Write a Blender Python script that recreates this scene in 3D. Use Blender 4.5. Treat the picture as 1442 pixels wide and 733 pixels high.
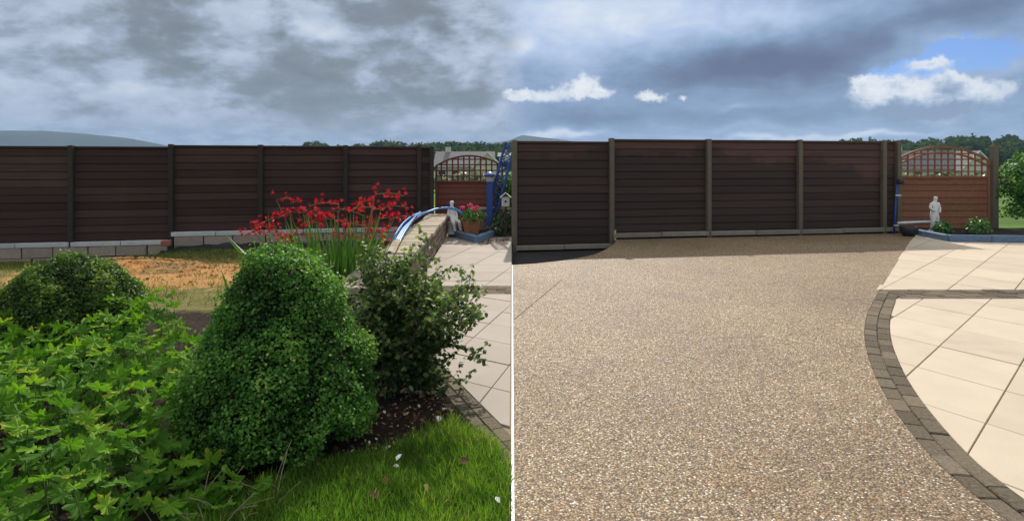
import bpy, bmesh, math, random
import numpy as np
from mathutils import Vector, Matrix, noise as mnoise
random.seed(7); rng = np.random.default_rng(7)
for o in list(bpy.data.objects): bpy.data.objects.remove(o)
S = bpy.context.scene; COL = S.collection; R = math.radians

# ------------------------------------------------------------------ camera
F, H, VH, CX = 850.0, 1.5, 230.0, 721.0          # focal length in photo pixels, eye height, horizon row, centre column
cam = bpy.data.cameras.new('camera'); co = bpy.data.objects.new('camera', cam); COL.objects.link(co)
co.location = (0, 0, H); co.rotation_euler = (R(90), 0, 0)
cam.sensor_width = 36; cam.lens = F/1442*36; cam.shift_y = -(366.5-VH)/1442
cam.clip_start = .05; cam.clip_end = 20000
S.camera = co
SUN_EL, SUN_AZ = R(39), R(3)                       # sun behind the fence, a touch right of straight ahead
# ------------------------------------------------------------------ sky
W = bpy.data.worlds.new('World'); S.world = W; W.use_nodes = True
nt = W.node_tree; nt.nodes.clear()
class E:
    def __init__(s, k): s.k = k
    def __add__(a, b): return M('ADD', a, b)
    __radd__ = __add__
    def __mul__(a, b): return M('MULTIPLY', a, b)
    __rmul__ = __mul__
    def __sub__(a, b): return M('SUBTRACT', a, b)
    def __rsub__(a, b): return M('SUBTRACT', b, a)
    def __truediv__(a, b): return M('DIVIDE', a, b)
TREE = [nt]
def put(sock, v):
    if isinstance(v, E): TREE[0].links.new(v.k, sock)
    else: sock.default_value = v
def M(op, a, b=None, c=None, clamp=False):
    n = TREE[0].nodes.new('ShaderNodeMath'); n.operation = op; n.use_clamp = clamp
    put(n.inputs[0], a)
    if b is not None: put(n.inputs[1], b)
    if c is not None: put(n.inputs[2], c)
    return E(n.outputs[0])
def smooth(x, a, b):
    n = TREE[0].nodes.new('ShaderNodeMapRange'); n.interpolation_type = 'SMOOTHSTEP'
    put(n.inputs[0], x); n.inputs[1].default_value = a; n.inputs[2].default_value = b
    return E(n.outputs[0])
def comb(x, y, z):
    n = TREE[0].nodes.new('ShaderNodeCombineXYZ'); put(n.inputs[0], x); put(n.inputs[1], y); put(n.inputs[2], z); return E(n.outputs[0])
def sep(v):
    n = TREE[0].nodes.new('ShaderNodeSeparateXYZ'); put(n.inputs[0], v); return [E(o) for o in n.outputs]
def noi(v, scale, detail=4, rough=.55, dist=0, out=0):
    n = TREE[0].nodes.new('ShaderNodeTexNoise'); put(n.inputs['Vector'], v)
    n.inputs['Scale'].default_value = scale; n.inputs['Detail'].default_value = detail
    n.inputs['Roughness'].default_value = rough; n.inputs['Distortion'].default_value = dist
    return E(n.outputs[out])
def ramp(x, stops):
    n = TREE[0].nodes.new('ShaderNodeValToRGB'); put(n.inputs[0], x); cr = n.color_ramp
    while len(cr.elements) < len(stops): cr.elements.new(.5)
    for e, (p, c) in zip(cr.elements, stops): e.position = p; e.color = (*c, 1)
    return E(n.outputs[0])
def mix(f, a, b, mode='MIX'):
    n = TREE[0].nodes.new('ShaderNodeMix'); n.data_type = 'RGBA'; n.blend_type = mode; put(n.inputs[0], f)
    for i, v in ((6, a), (7, b)):
        if isinstance(v, E): put(n.inputs[i], v)
        else: n.inputs[i].default_value = (*v, 1)
    return E(n.outputs[2])
def vsc(v, s):
    n = TREE[0].nodes.new('ShaderNodeVectorMath'); n.operation = 'MULTIPLY'; put(n.inputs[0], v)
    n.inputs[1].default_value = s if isinstance(s, tuple) else (s, s, s); return E(n.outputs[0])
def lin(r, g, b): return tuple(((c/255+.055)/1.055)**2.4 if c > 10 else c/255/12.92 for c in (r, g, b))

tc = nt.nodes.new('ShaderNodeTexCoord'); D = E(tc.outputs['Generated'])
dx, dy, dz = sep(D)
az = M('ARCTAN2', dx, dy); el = M('ARCSINE', dz)
den = M('MAXIMUM', dz, 0.0) + .26
plane = comb(dx/den, dy/den, 0.0)                  # directions seen on a flat cloud deck
wob = sep(noi(D, 9, 3, .6, 0, 1)); wob2 = sep(noi(D, 34, 4, .65, 0, 1))
azs = az + (wob[0]-.5)*.16; els = el + (wob[1]-.5)*.055
azf = az + (wob2[0]-.5)*.05 + (wob[0]-.5)*.03; elf = el + (wob2[1]-.5)*.034
def vm(op, a, b):
    n = nt.nodes.new('ShaderNodeVectorMath'); n.operation = op; put(n.inputs[0], a); put(n.inputs[1], b)
    return E(n.outputs['Value' if op == 'DOT_PRODUCT' else 'Vector'])
def gs(A, L, lst):
    """sum of soft elliptical patches of cloud: (column, row, half width, half height, weight)"""
    tot = 0.0; P = comb(A, L, 0.0)
    for (px, v, sx, sy, w) in lst:
        u = (px-CX)/F; a0 = math.atan(u); e0 = math.atan((VH-v)/F/math.sqrt(1+u*u))
        sa = sx/F*math.cos(a0)**2; se = sy/F*math.cos(a0)
        q = vm('MULTIPLY', vm('SUBTRACT', P, (a0, e0, 0)), (1/sa, 1/se, 0))
        tot = M('MULTIPLY_ADD', M('POWER', .36788, vm('DOT_PRODUCT', q, q)), w, tot)
    return tot
fb = noi(plane, 1.9, 6, .60, .25); fb2 = noi(plane, 6.5, 6, .66, .35)
# grey broken overcast to the left
fl = noi(vsc(D, (1, 1, 1.9)), 6.0, 6, .58, .15); bil = M('ABSOLUTE', noi(vsc(D, (1, 1, 2.4)), 11, 5, .6, .2)-.5)*2.0
GL = gs(azs, els, [
    (245, 50, 60, 45, .34), (330, 112, 90, 24, .26), (425, 98, 65, 30, .36), (600, 112, 90, 24, .40), (660, 142, 60, 12, .25), (545, 20, 80, 18, .26), (150, 60, 40, 30, .12), (130, 158, 45, 8, .25), (250, 150, 60, 8, .15),
    (226, 42, 12, 16, -.22), (452, 50, 22, 11, -.34), (432, 10, 16, 14, -.22), (605, 58, 26, 9, -.26), (135, 135, 34, 7, -.26), (195, 126, 40, 7, -.24), (300, 12, 60, 10, -.14), (690, 75, 30, 30, -.14), (560, 55, 60, 12, -.1), (50, 90, 60, 30, .15)])
dm = smooth(fl + GL*.42 - bil*.10, .42, .64)
dl = .25 + dm*.44 + (fb2-.5)*.42 + (fl-.5)*.35 + GL*.22 - bil*.16
cl = ramp(dl, [(0, lin(226, 234, 242)), (.2, lin(188, 200, 220)), (.42, lin(158, 170, 190)), (.66, lin(134, 143, 153)), (.85, lin(118, 126, 133)), (1, lin(108, 116, 122))])
hl = ramp((fb2-.5)*2.4+.5 + bil*.3 - .1, [(.2, lin(138, 158, 182)), (.5, lin(164, 183, 206)), (.8, lin(198, 210, 224))])
cl = mix(smooth(el, .085, .03)*.85, cl, hl)
# heavy blue-grey shower cloud to the right
dr = .45 + (fb-.5)*.5 + (fb2-.5)*.38 + gs(azs, els, [
    (790, 25, 190, 55, -.34), (738, 68, 30, 14, -.24), (960, 0, 120, 30, -.16), (1060, 25, 90, 20, -.2),
    (930, 112, 70, 22, .22), (1030, 96, 110, 30, .42), (1130, 92, 80, 30, .4), (1225, 50, 70, 30, .36), (1320, 12, 60, 20, .34), (1410, 0, 60, 26, .3),
    (800, 165, 120, 16, .24), (1010, 160, 140, 18, .12), (1130, 160, 70, 14, .1), (1060, 178, 90, 6, -.14), (780, 190, 70, 6, -.55), (1110, 191, 110, 5, -.5), (1240, 186, 90, 4, -.3), (1040, 150, 60, 5, -.15), (1310, 160, 60, 9, .1)])
cr_ = ramp(dr, [(0, lin(228, 236, 248)), (.22, lin(186, 205, 236)), (.48, lin(140, 164, 198)), (.72, lin(114, 132, 164)), (1, lin(96, 106, 134))])
side = smooth(az + (wob[0]-.5)*.05, -.035, .035)
cloud = mix(side, cl, cr_)
sky = nt.nodes.new('ShaderNodeTexSky'); sky.sky_type = 'NISHITA'; sky.sun_disc = False
sky.sun_elevation = SUN_EL; sky.sun_rotation = SUN_AZ; sky.air_density = 1.0; sky.dust_density = .4; sky.ozone_density = 2.0
clear = vsc(E(sky.outputs[0]), (.050, .066, .104))
hole = smooth(gs(azf, elf, [(1290, 97, 66, 17, 1.15), (1338, 66, 30, 15, 1.), (1400, 75, 60, 26, .9), (1225, 108, 30, 6, .5)])*side + (fb2-.5)*.7, .25, .75)
cloud = mix(hole, cloud, clear)
cum = gs(azf, elf, [(752, 134, 44, 9, 1.1), (820, 122, 26, 17, 1.3), (846, 131, 26, 8, 1.), (728, 132, 14, 9, .8), (915, 139, 20, 8, 1.25), (960, 138, 7, 5, 1.1),
                    (1245, 132, 46, 26, 1.15), (1300, 142, 56, 26, 1.15), (1215, 118, 26, 12, .7), (1340, 140, 40, 30, .9), (1225, 112, 26, 7, .6), (1320, 88, 32, 9, 1.0), (1400, 128, 40, 20, .9), (1345, 112, 22, 9, .7)])
fine = noi(D, 55, 4, .62)
cm = smooth(cum*(.45 + fine*1.1) + (fine-.5)*.6 + (fb2-.5)*.5, .22, .92)
shade = gs(az, el, [(760, 150, 120, 8, .5), (918, 151, 30, 6, .4), (1290, 158, 120, 15, 1.1), (1338, 124, 22, 12, .8), (1262, 140, 16, 8, .4)])
cc = ramp(shade + (fine-.5)*1.5 + (fb2-.5)*.8 + .2, [(0, lin(246, 249, 252)), (.35, lin(226, 233, 243)), (.7, lin(172, 189, 214)), (1, lin(138, 156, 184))])
cloud = mix(cm, cloud, cc)
# overcast brightens evenly from the skyline to the zenith
cloud = mix(smooth(dz, .22, .80), cloud, (.84, .85, .86))
bg = nt.nodes.new('ShaderNodeBackground'); nt.links.new(cloud.k, bg.inputs[0]); bg.inputs[1].default_value = 1.0
W.cycles.sampling_method = 'MANUAL'; W.cycles.sample_map_resolution = 512
wo = nt.nodes.new('ShaderNodeOutputWorld'); nt.links.new(bg.outputs[0], wo.inputs[0])
# ------------------------------------------------------------------ sun, exposure
sl = bpy.data.lights.new('sun', 'SUN'); sl.energy = 4.5; sl.angle = R(.9); sl.color = (1, .94, .85)
so = bpy.data.objects.new('sun', sl); COL.objects.link(so)
sd = Vector((math.sin(SUN_AZ)*math.cos(SUN_EL), math.cos(SUN_AZ)*math.cos(SUN_EL), math.sin(SUN_EL)))
so.rotation_euler = sd.to_track_quat('Z', 'Y').to_euler()
vs = S.view_settings; vs.view_transform = 'Standard'; vs.look = 'None'; vs.exposure = 0.0; vs.gamma = 1.0
S.render.engine = 'CYCLES'; S.cycles.max_bounces = 5; S.cycles.diffuse_bounces = 3; S.cycles.glossy_bounces = 2; S.cycles.transmission_bounces = 3; S.cycles.caustics_reflective = False; S.cycles.caustics_refractive = False
S.render.resolution_x = 1024; S.render.resolution_y = 520

# ------------------------------------------------------------------ helpers
def g(px, v, z=0.0):                               # a place on level z seen at column px, row v of the photograph
    Y = F*(H-z)/(v-VH); return Vector(((px-CX)/F*Y, Y, z))
def at(px, v, Y): return Vector(((px-CX)/F*Y, Y, H-(v-VH)/F*Y))
def tag(o, label=None, cat=None, group=None, kind=None):
    if label: o['label'] = label
    if cat: o['category'] = cat
    if group: o['group'] = group
    if kind: o['kind'] = kind
    return o
def link(o, parent=None):
    COL.objects.link(o)
    if parent: o.parent = parent
    return o
def empty(name, loc=(0, 0, 0), rz=0):
    o = bpy.data.objects.new(name, None); o.location = loc; o.rotation_euler = (0, 0, rz); o.empty_display_size = .1
    return link(o)
def child(o, parent):
    """parent keeping the part's coordinates in the world (parents here are only moved, never turned)"""
    o.parent = parent; o.matrix_parent_inverse = Matrix.Translation(-Vector(parent.location)); return o
def mesh(name, verts, faces, mat, parent=None, smooth_=False):
    me = bpy.data.meshes.new(name); me.from_pydata([tuple(v) for v in verts], [], faces); me.update()
    if smooth_: me.polygons.foreach_set('use_smooth', [True]*len(me.polygons))
    if mat: me.materials.append(mat)
    o = bpy.data.objects.new(name, me); COL.objects.link(o)
    if parent: child(o, parent)
    return o
class MB:
    def __init__(s): s.v = []; s.f = []
    def add(s, v, f):
        n = len(s.v); s.v += [tuple(x) for x in v]; s.f += [tuple(i+n for i in q) for q in f]
    def box(s, c, size, rz=0, bev=0, rx=0, ry=0):
        hx, hy, hz = size[0]/2, size[1]/2, size[2]/2
        m = Matrix.Translation(c) @ Matrix.Rotation(rz, 4, 'Z') @ Matrix.Rotation(ry, 4, 'Y') @ Matrix.Rotation(rx, 4, 'X')
        if not bev:
            v = [m @ Vector((sx*hx, sy*hy, sz*hz)) for sz in (-1, 1) for sy in (-1, 1) for sx in (-1, 1)]
            s.add(v, [(0, 2, 3, 1), (4, 5, 7, 6), (0, 1, 5, 4), (2, 6, 7, 3), (0, 4, 6, 2), (1, 3, 7, 5)])
        else:                                      # all edges chamfered
            b = min(bev, hx*.8, hy*.8, hz*.8); bm = bmesh.new(); bmesh.ops.create_cube(bm, size=1)
            for vv in bm.verts: vv.co = Vector((vv.co.x*2*hx, vv.co.y*2*hy, vv.co.z*2*hz))
            bmesh.ops.bevel(bm, geom=list(bm.edges), offset=b, segments=1, affect='EDGES')
            bm.verts.index_update(); s.add([m @ vv.co for vv in bm.verts], [tuple(q.index for q in ff.verts) for ff in bm.faces]); bm.free()
    def tube(s, pts, rad, n=6, cap=True):
        pts = [Vector(p) for p in pts]; k = len(pts)
        rad = rad if isinstance(rad, (list, tuple)) else [rad]*k
        ring = []; up = Vector((0, 0, 1))
        for i, p in enumerate(pts):
            t = (pts[min(i+1, k-1)]-pts[max(i-1, 0)])
            t = t.normalized() if t.length > 1e-9 else up
            a = t.cross(Vector((.3, 1, .1)) if abs(t.z) > .9 else up).normalized(); b = a.cross(t)
            ring.append([p+(a*math.cos(2*math.pi*j/n)+b*math.sin(2*math.pi*j/n))*rad[i] for j in range(n)])
        v = [q for r in ring for q in r]
        f = [(i*n+j, i*n+(j+1) % n, (i+1)*n+(j+1) % n, (i+1)*n+j) for i in range(k-1) for j in range(n)]
        if cap: f += [tuple(range(n-1, -1, -1)), tuple(range((k-1)*n, k*n))]
        s.add(v, f)
    def lathe(s, prof, c, n=16, sq=False):
        k = len(prof); v = []
        for r, z in prof:
            for j in range(n):
                a = 2*math.pi*(j+.5)/n; v.append((c[0]+r*math.cos(a), c[1]+r*math.sin(a), c[2]+z))
        f = [(i*n+j, i*n+(j+1) % n, (i+1)*n+(j+1) % n, (i+1)*n+j) for i in range(k-1) for j in range(n)]
        f += [tuple(range(n-1, -1, -1)), tuple(range((k-1)*n, k*n))]
        s.add(v, f)
    def prism(s, poly, z0, z1):
        n = len(poly); v = [(p[0], p[1], z0) for p in poly]+[(p[0], p[1], z1) for p in poly]
        s.add(v, [tuple(range(n-1, -1, -1)), tuple(range(n, 2*n))]+[(i, (i+1) % n, n+(i+1) % n, n+i) for i in range(n)])
    def build(s, name, mat, parent=None, smooth_=False): return mesh(name, s.v, s.f, mat, parent, smooth_)

# ------------------------------------------------------------------ materials
def mat(name, fn, rough=.8, spec=.3, bump=None, transl=0, alpha=None):
    m = bpy.data.materials.new(name); m.use_nodes = True; t = m.node_tree; TREE[0] = t
    b = t.nodes['Principled BSDF']; out = t.nodes['Material Output']
    b.inputs['Specular IOR Level'].default_value = spec
    tcn = t.nodes.new('ShaderNodeTexCoord'); geo = t.nodes.new('ShaderNodeNewGeometry'); oi = t.nodes.new('ShaderNodeObjectInfo')
    X = {'obj': E(tcn.outputs['Object']), 'pos': E(geo.outputs['Position']), 'rnd': E(oi.outputs['Random'])}
    c = fn(X); hgt = None; rg = rough
    if isinstance(c, tuple) and isinstance(c[0], E):
        if len(c) > 2: rg = c[2]
        c, hgt = c[0], c[1]
    if isinstance(c, E): put(b.inputs['Base Color'], c)
    else: b.inputs['Base Color'].default_value = (*c, 1)
    put(b.inputs['Roughness'], rg)
    if hgt is not None and bump:
        bn = t.nodes.new('ShaderNodeBump'); bn.inputs['Strength'].default_value = bump[0]; bn.inputs['Distance'].default_value = bump[1]
        put(bn.inputs['Height'], hgt); t.links.new(bn.outputs[0], b.inputs['Normal'])
    if transl:
        tr = t.nodes.new('ShaderNodeBsdfTranslucent'); ms = t.nodes.new('ShaderNodeMixShader'); ms.inputs[0].default_value = transl
        if isinstance(c, E): t.links.new(vsc(c, (1.15, 1.25, .6)).k, tr.inputs[0])
        t.links.new(b.outputs[0], ms.inputs[1]); t.links.new(tr.outputs[0], ms.inputs[2]); t.links.new(ms.outputs[0], out.inputs[0])
    return m
def attr(name):
    n = TREE[0].nodes.new('ShaderNodeAttribute'); n.attribute_name = name; return E(n.outputs['Fac'])
def attrc(name):
    n = TREE[0].nodes.new('ShaderNodeAttribute'); n.attribute_name = name; return E(n.outputs['Color'])
def leafmat(name, stops, transl=.25, rough=.5, spec=.25):
    return mat(name, lambda X: ramp(attr('rnd'), stops), rough, spec, transl=transl)
def plain(name, c, rough=.7, spec=.3, var=.25, sc=18, bump=(.3, .004), orand=.2):
    def fn(X):
        n = noi(X['pos'], sc, 5, .6); k = (n-.5)*var*2 + 1 + (X['rnd']-.5)*orand
        q = TREE[0].nodes.new('ShaderNodeVectorMath'); q.operation = 'SCALE'; q.inputs[0].default_value = c; put(q.inputs['Scale'], k)
        return (E(q.outputs[0]), n)
    return mat(name, fn, rough, spec, bump)

def boards_left(X):
    x, y, z = sep(X['pos']); v = comb(x*1.2, y*1.2, z*38)
    n = noi(v, 1.0, 6, .65, .4); d = noi(X['pos'], 1.6, 4, .6)
    c = ramp(n*.6 + d*.25 + (X['rnd']-.5)*.34 + .08, [(.25, (.030, .0140, .011)), (.5, (.056, .0265, .0205)), (.75, (.092, .048, .038))])
    return (c, n)
def boards_right(X):
    x, y, z = sep(X['pos']); v = comb(x*1.2, y*1.2, z*38)
    n = noi(v, 1.0, 6, .65, .4)
    line = noi(comb(x*1.0, z*.25, 0.0), .85, 3, .55) ; rag = noi(comb(x*1.2, z*9, 0.0), 2.2, 5, .7)
    # boards are darker and smoother up to an uneven, ragged line, paler above it
    low_mask = smooth(z - (line-.5)*1.7 - (rag-.5)*.6 - M('MULTIPLY', smooth(x, 3.5, 8.0), -.32), 1.755, 1.705)
    dry = ramp(n*.7 + (X['rnd']-.5)*.2 + .12, [(.25, (.052, .026, .020)), (.5, (.090, .046, .036)), (.75, (.135, .074, .058))])  # paler tone above the line
    low_col = ramp(n*.7 + (X['rnd']-.5)*.2 + .12, [(.25, (.026, .0145, .010)), (.5, (.045, .0255, .018)), (.75, (.070, .041, .030))])  # darker tone below the line
    return (mix(low_mask, dry, low_col), n, .78 - low_mask*.2)
m_bl = mat('fence_boards_dark', boards_left, .75, .3, (.35, .004))
m_br = mat('fence_boards_two_tone', boards_right, .7, .3, (.35, .004))
m_postl = plain('post_dark', (.040, .033, .026), .8, sc=9)
m_postr = plain('post_olive', (.135, .114, .082), .8, sc=9)
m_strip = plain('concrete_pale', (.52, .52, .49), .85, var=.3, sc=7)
m_stripr = plain('concrete_buff', (.25, .225, .17), .85, var=.35, sc=7)  # darker buff concrete for the right-hand fence
m_block = plain('concrete_block', (.36, .29, .225), .95, var=.45, sc=22, bump=(.6, .008))
m_mortar = plain('mortar', (.17, .155, .135), .95, var=.3, sc=30)
m_wallb = plain('wall_brick', (.25, .18, .14), .95, var=.55, sc=24, bump=(.7, .01), orand=.6)
m_coping = plain('coping_stone', (.34, .285, .21), .92, .2, var=.6, sc=14, bump=(.8, .008), orand=.35)
m_pave = plain('paver', (.150, .122, .085), .95, .15, var=.75, sc=55, bump=(1.0, .006), orand=.6)
m_redbrick = plain('red_brick', (.36, .13, .09), .9, var=.4, sc=40)
def slabs(base):
    def fn(X):
        n = noi(X['pos'], 3.1, 5, .6); f = noi(X['pos'], 140, 3, .6); st = noi(X['pos'], .9, 4, .6, .6)
        k = .84 + (n-.5)*.22 + (f-.5)*.30 + (X['rnd']-.5)*.10 - smooth(st, .56, .74)*.12
        q = TREE[0].nodes.new('ShaderNodeVectorMath'); q.operation = 'SCALE'; q.inputs[0].default_value = base; put(q.inputs['Scale'], k)
        return (E(q.outputs[0]), f)
    return fn
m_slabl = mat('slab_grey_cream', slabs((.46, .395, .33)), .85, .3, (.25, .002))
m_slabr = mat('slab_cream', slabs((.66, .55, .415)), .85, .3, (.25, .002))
m_joint = plain('joint_sand', (.27, .225, .15), .98, var=.4, sc=30)
m_jdark = plain('joint_dark', (.055, .05, .032), .98, var=.5, sc=30)
def gravel(X):
    p = X['pos']; vn = TREE[0].nodes.new('ShaderNodeTexVoronoi'); put(vn.inputs['Vector'], p); vn.inputs['Scale'].default_value = 104
    dist, colr = E(vn.outputs['Distance']), E(vn.outputs['Color']); r, gg, bb = sep(colr)
    c = ramp(r, [(0, (.075, .048, .028)), (.15, (.15, .098, .056)), (.32, (.27, .175, .088)), (.52, (.37, .25, .130)), (.68, (.45, .28, .115)), (.80, (.30, .245, .175)), (.91, (.56, .44, .28)), (.955, (.72, .62, .46)), (1, (.92, .87, .76))])
    gap = smooth(dist, .30, .72); c = mix(gap*.72, c, (.085, .058, .036))
    big = noi(p, .55, 4, .6, .5); st = smooth(noi(p, 1.1, 5, .65, .8), .56, .74); mid = noi(p, 5, 3, .6)
    k = 1.0 + (big-.5)*.9 + (mid-.5)*.3
    q = TREE[0].nodes.new('ShaderNodeVectorMath'); q.operation = 'SCALE'; put(q.inputs[0], c); put(q.inputs['Scale'], k); c = E(q.outputs[0])
    c = mix(st*.5, c, (.78, .60, .40), 'MULTIPLY')
    return (c, 1.0-dist, .5 + gap*.3)
m_gravel = mat('resin_gravel', gravel, .5, .3, (.7, .005))
def soilfn(X):
    n = noi(X['pos'], 26, 7, .7); n2 = noi(X['pos'], 3, 4, .6)
    return (ramp(n*.7+n2*.3, [(.3, (.012, .009, .007)), (.5, (.030, .022, .016)), (.7, (.075, .056, .042))]), n)
m_soil = mat('dark_soil', soilfn, .95, .2, (1, .03))
def groundfn(X):
    c = attrc('zone'); r, gg, bb = sep(c)          # r lawn, g sandy spill, b worn grass
    n = noi(X['pos'], 24, 7, .72); n2 = noi(X['pos'], 5, 5, .65); n3 = noi(X['pos'], 1.8, 4, .6)
    soil = ramp(n*.75+n2*.25, [(.3, (.012, .008, .005)), (.5, (.030, .020, .014)), (.66, (.066, .045, .032)), (.8, (.13, .095, .07))])
    sand = ramp(n*.6+n2*.4, [(.3, (.24, .115, .04)), (.5, (.44, .225, .08)), (.7, (.60, .37, .16))])
    worn = ramp(n*.5+n2*.5, [(.3, (.075, .07, .026)), (.5, (.17, .155, .05)), (.7, (.30, .235, .10))])
    lawn = ramp(n, [(.3, (.02, .024, .008)), (.5, (.05, .055, .016)), (.7, (.12, .10, .04))])
    o = mix(smooth(bb + (n2-.5)*.9, .35, .65), soil, worn)
    o = mix(smooth(gg + (n2-.5)*.7 + (n-.5)*.5, .35, .65), o, sand)
    o = mix(smooth(r + (n2-.5)*.3, .35, .65), o, lawn)
    return (o, n)
m_ground = mat('garden_ground', groundfn, .97, .15, (.8, .03))
def sandfn(X):
    n = noi(X['pos'], 20, 7, .7); n2 = noi(X['pos'], 4, 4, .6)
    n3 = noi(X['pos'], 1.7, 5, .7, .4)
    return (mix(smooth(n3, .44, .60)*.85, ramp(n*.55+n2*.45, [(.32, (.19, .085, .03)), (.5, (.47, .225, .072)), (.68, (.62, .36, .15))]), ramp(n, [(.35, (.10, .075, .03)), (.6, (.26, .19, .075))])), n)
m_sand = mat('orange_sand', sandfn, .97, .15, (.9, .03))
def fieldfn(X):
    n = noi(X['pos'], .05, 6, .6)
    return ramp(n, [(.3, (.05, .09, .02)), (.5, (.11, .20, .03)), (.7, (.20, .26, .06))])
m_field = mat('field', fieldfn, .95, .1)
def hillfn(X):
    n = noi(X['pos'], .006, 6, .65)
    return ramp(n, [(.3, (.022, .030, .022)), (.5, (.040, .048, .034)), (.7, (.060, .064, .044))])
m_hill = mat('moor', hillfn, .98, .05)
m_gatel = plain('gate_wood_red', (.17, .055, .034), .75, sc=12, var=.35)
m_gater = plain('gate_wood_orange', (.25, .105, .055), .75, sc=12, var=.35)
m_blue = plain('blue_paint', (.02, .07, .30), .45, .5, sc=25, var=.3)
m_kerb = plain('blue_kerb_paint', (.13, .20, .30), .6, sc=18, var=.4)
m_pipe = plain('blue_pipe', (.07, .30, .70), .35, .5, var=.1)
m_white = plain('white_paint', (.72, .71, .67), .7, sc=25, var=.2)
m_terra = plain('terracotta', (.40, .17, .075), .85, sc=14, var=.35)
m_black = plain('black_plastic', (.018, .02, .024), .5, .4, var=.4)
m_metal = plain('grey_metal', (.42, .43, .44), .4, .5, var=.2)
m_twig = plain('bark', (.085, .06, .042), .9, sc=40, var=.4)
m_core = plain('shaded_core', (.012, .018, .006), .95, sc=40, var=.6)  # near black: shade inside the bushes put into the colour
m_stemg = plain('green_stem', (.12, .18, .05), .7, var=.3)
m_stemr = plain('red_stem', (.22, .20, .09), .7, var=.3)
m_drygrass = plain('dry_stalk', (.28, .23, .14), .9, var=.3)
m_shade_joint = plain('hollow_shade_joint', (.03, .027, .024), .9, var=.5, sc=40, bump=(.8, .01))  # near black: shade of the sunken hollow put into it; also the joint
m_roof = plain('roof_slate', (.16, .15, .15), .8, sc=2, var=.3)
m_render = plain('house_render', (.60, .53, .43), .9, sc=1, var=.15)
m_glass = plain('window_glass', (.03, .035, .04), .1, .5, var=.1)
m_alu = plain('edge_trim', (.55, .55, .53), .45, .5, var=.15)
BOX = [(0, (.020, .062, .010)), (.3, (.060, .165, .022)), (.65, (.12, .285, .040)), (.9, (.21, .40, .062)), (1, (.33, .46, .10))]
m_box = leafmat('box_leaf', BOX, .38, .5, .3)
m_box2 = leafmat('box_leaf_yellow', [(0, (.026, .062, .010)), (.4, (.068, .145, .018)), (.75, (.135, .235, .03)), (1, (.26, .34, .05))], .38, .5, .3)
def gerfn(X):
    k = attr('rnd')*.5 + X['rnd']*.5
    c = ramp(k, [(0, (.035, .12, .016)), (.3, (.10, .24, .022)), (.62, (.20, .385, .032)), (.85, (.31, .47, .045)), (.96, (.46, .44, .05)), (1, (.42, .22, .06))])
    q = TREE[0].nodes.new('ShaderNodeVectorMath'); q.operation = 'LENGTH'; put(q.inputs[0], X['obj'])
    c = mix(smooth(E(q.outputs['Value']) + (noi(X['obj'], 7, 3, .6)-.5)*.25, .30, .52)*smooth(X['rnd'], .72, .95), c, (.46, .36, .07))   # some margins have turned
    return (c, noi(X['obj'], 9, 3, .6))
m_ger = mat('palmate_leaf', gerfn, .6, .15, (.25, .003), transl=.42)
m_shrub = leafmat('shrub_leaf', [(0, (.030, .062, .020)), (.4, (.078, .14, .038)), (.75, (.17, .26, .065)), (1, (.34, .40, .12))], .4, .5, .3)
m_blade = leafmat('strap_leaf', [(0, (.028, .085, .014)), (.5, (.065, .18, .026)), (1, (.17, .31, .055))], .3, .4, .4)
m_red = leafmat('red_petal', [(0, (.32, .006, .022)), (.5, (.62, .013, .045)), (1, (.84, .05, .095))], .35, .5, .2)
m_pink = leafmat('pink_petal', [(0, (.55, .02, .09)), (.5, (.75, .05, .17)), (1, (.85, .16, .30))], .2, .5, .3)
m_grass = leafmat('grass_blade', [(0, (.045, .10, .012)), (.4, (.115, .24, .024)), (.7, (.20, .34, .040)), (.9, (.33, .39, .08)), (1, (.50, .43, .18))], .45, .5, .3)
m_grassd = leafmat('worn_grass_blade', [(0, (.05, .09, .012)), (.5, (.13, .19, .028)), (1, (.34, .27, .10))], .3, .6, .2)
m_ivy = leafmat('ivy_leaf', [(0, (.012, .032, .010)), (.5, (.035, .080, .020)), (.85, (.08, .15, .04)), (1, (.30, .34, .15))], .15, .35, .4)
m_wood = leafmat('woodland_leaf', [(0, (.014, .032, .010)), (.4, (.035, .070, .018)), (.75, (.065, .115, .026)), (1, (.11, .165, .04))], .2, .9, .0)
m_dead = leafmat('dead_leaf', [(0, (.07, .035, .02)), (.5, (.26, .13, .055)), (.8, (.45, .33, .18)), (1, (.75, .70, .60))], .1, .8, .2)

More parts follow.
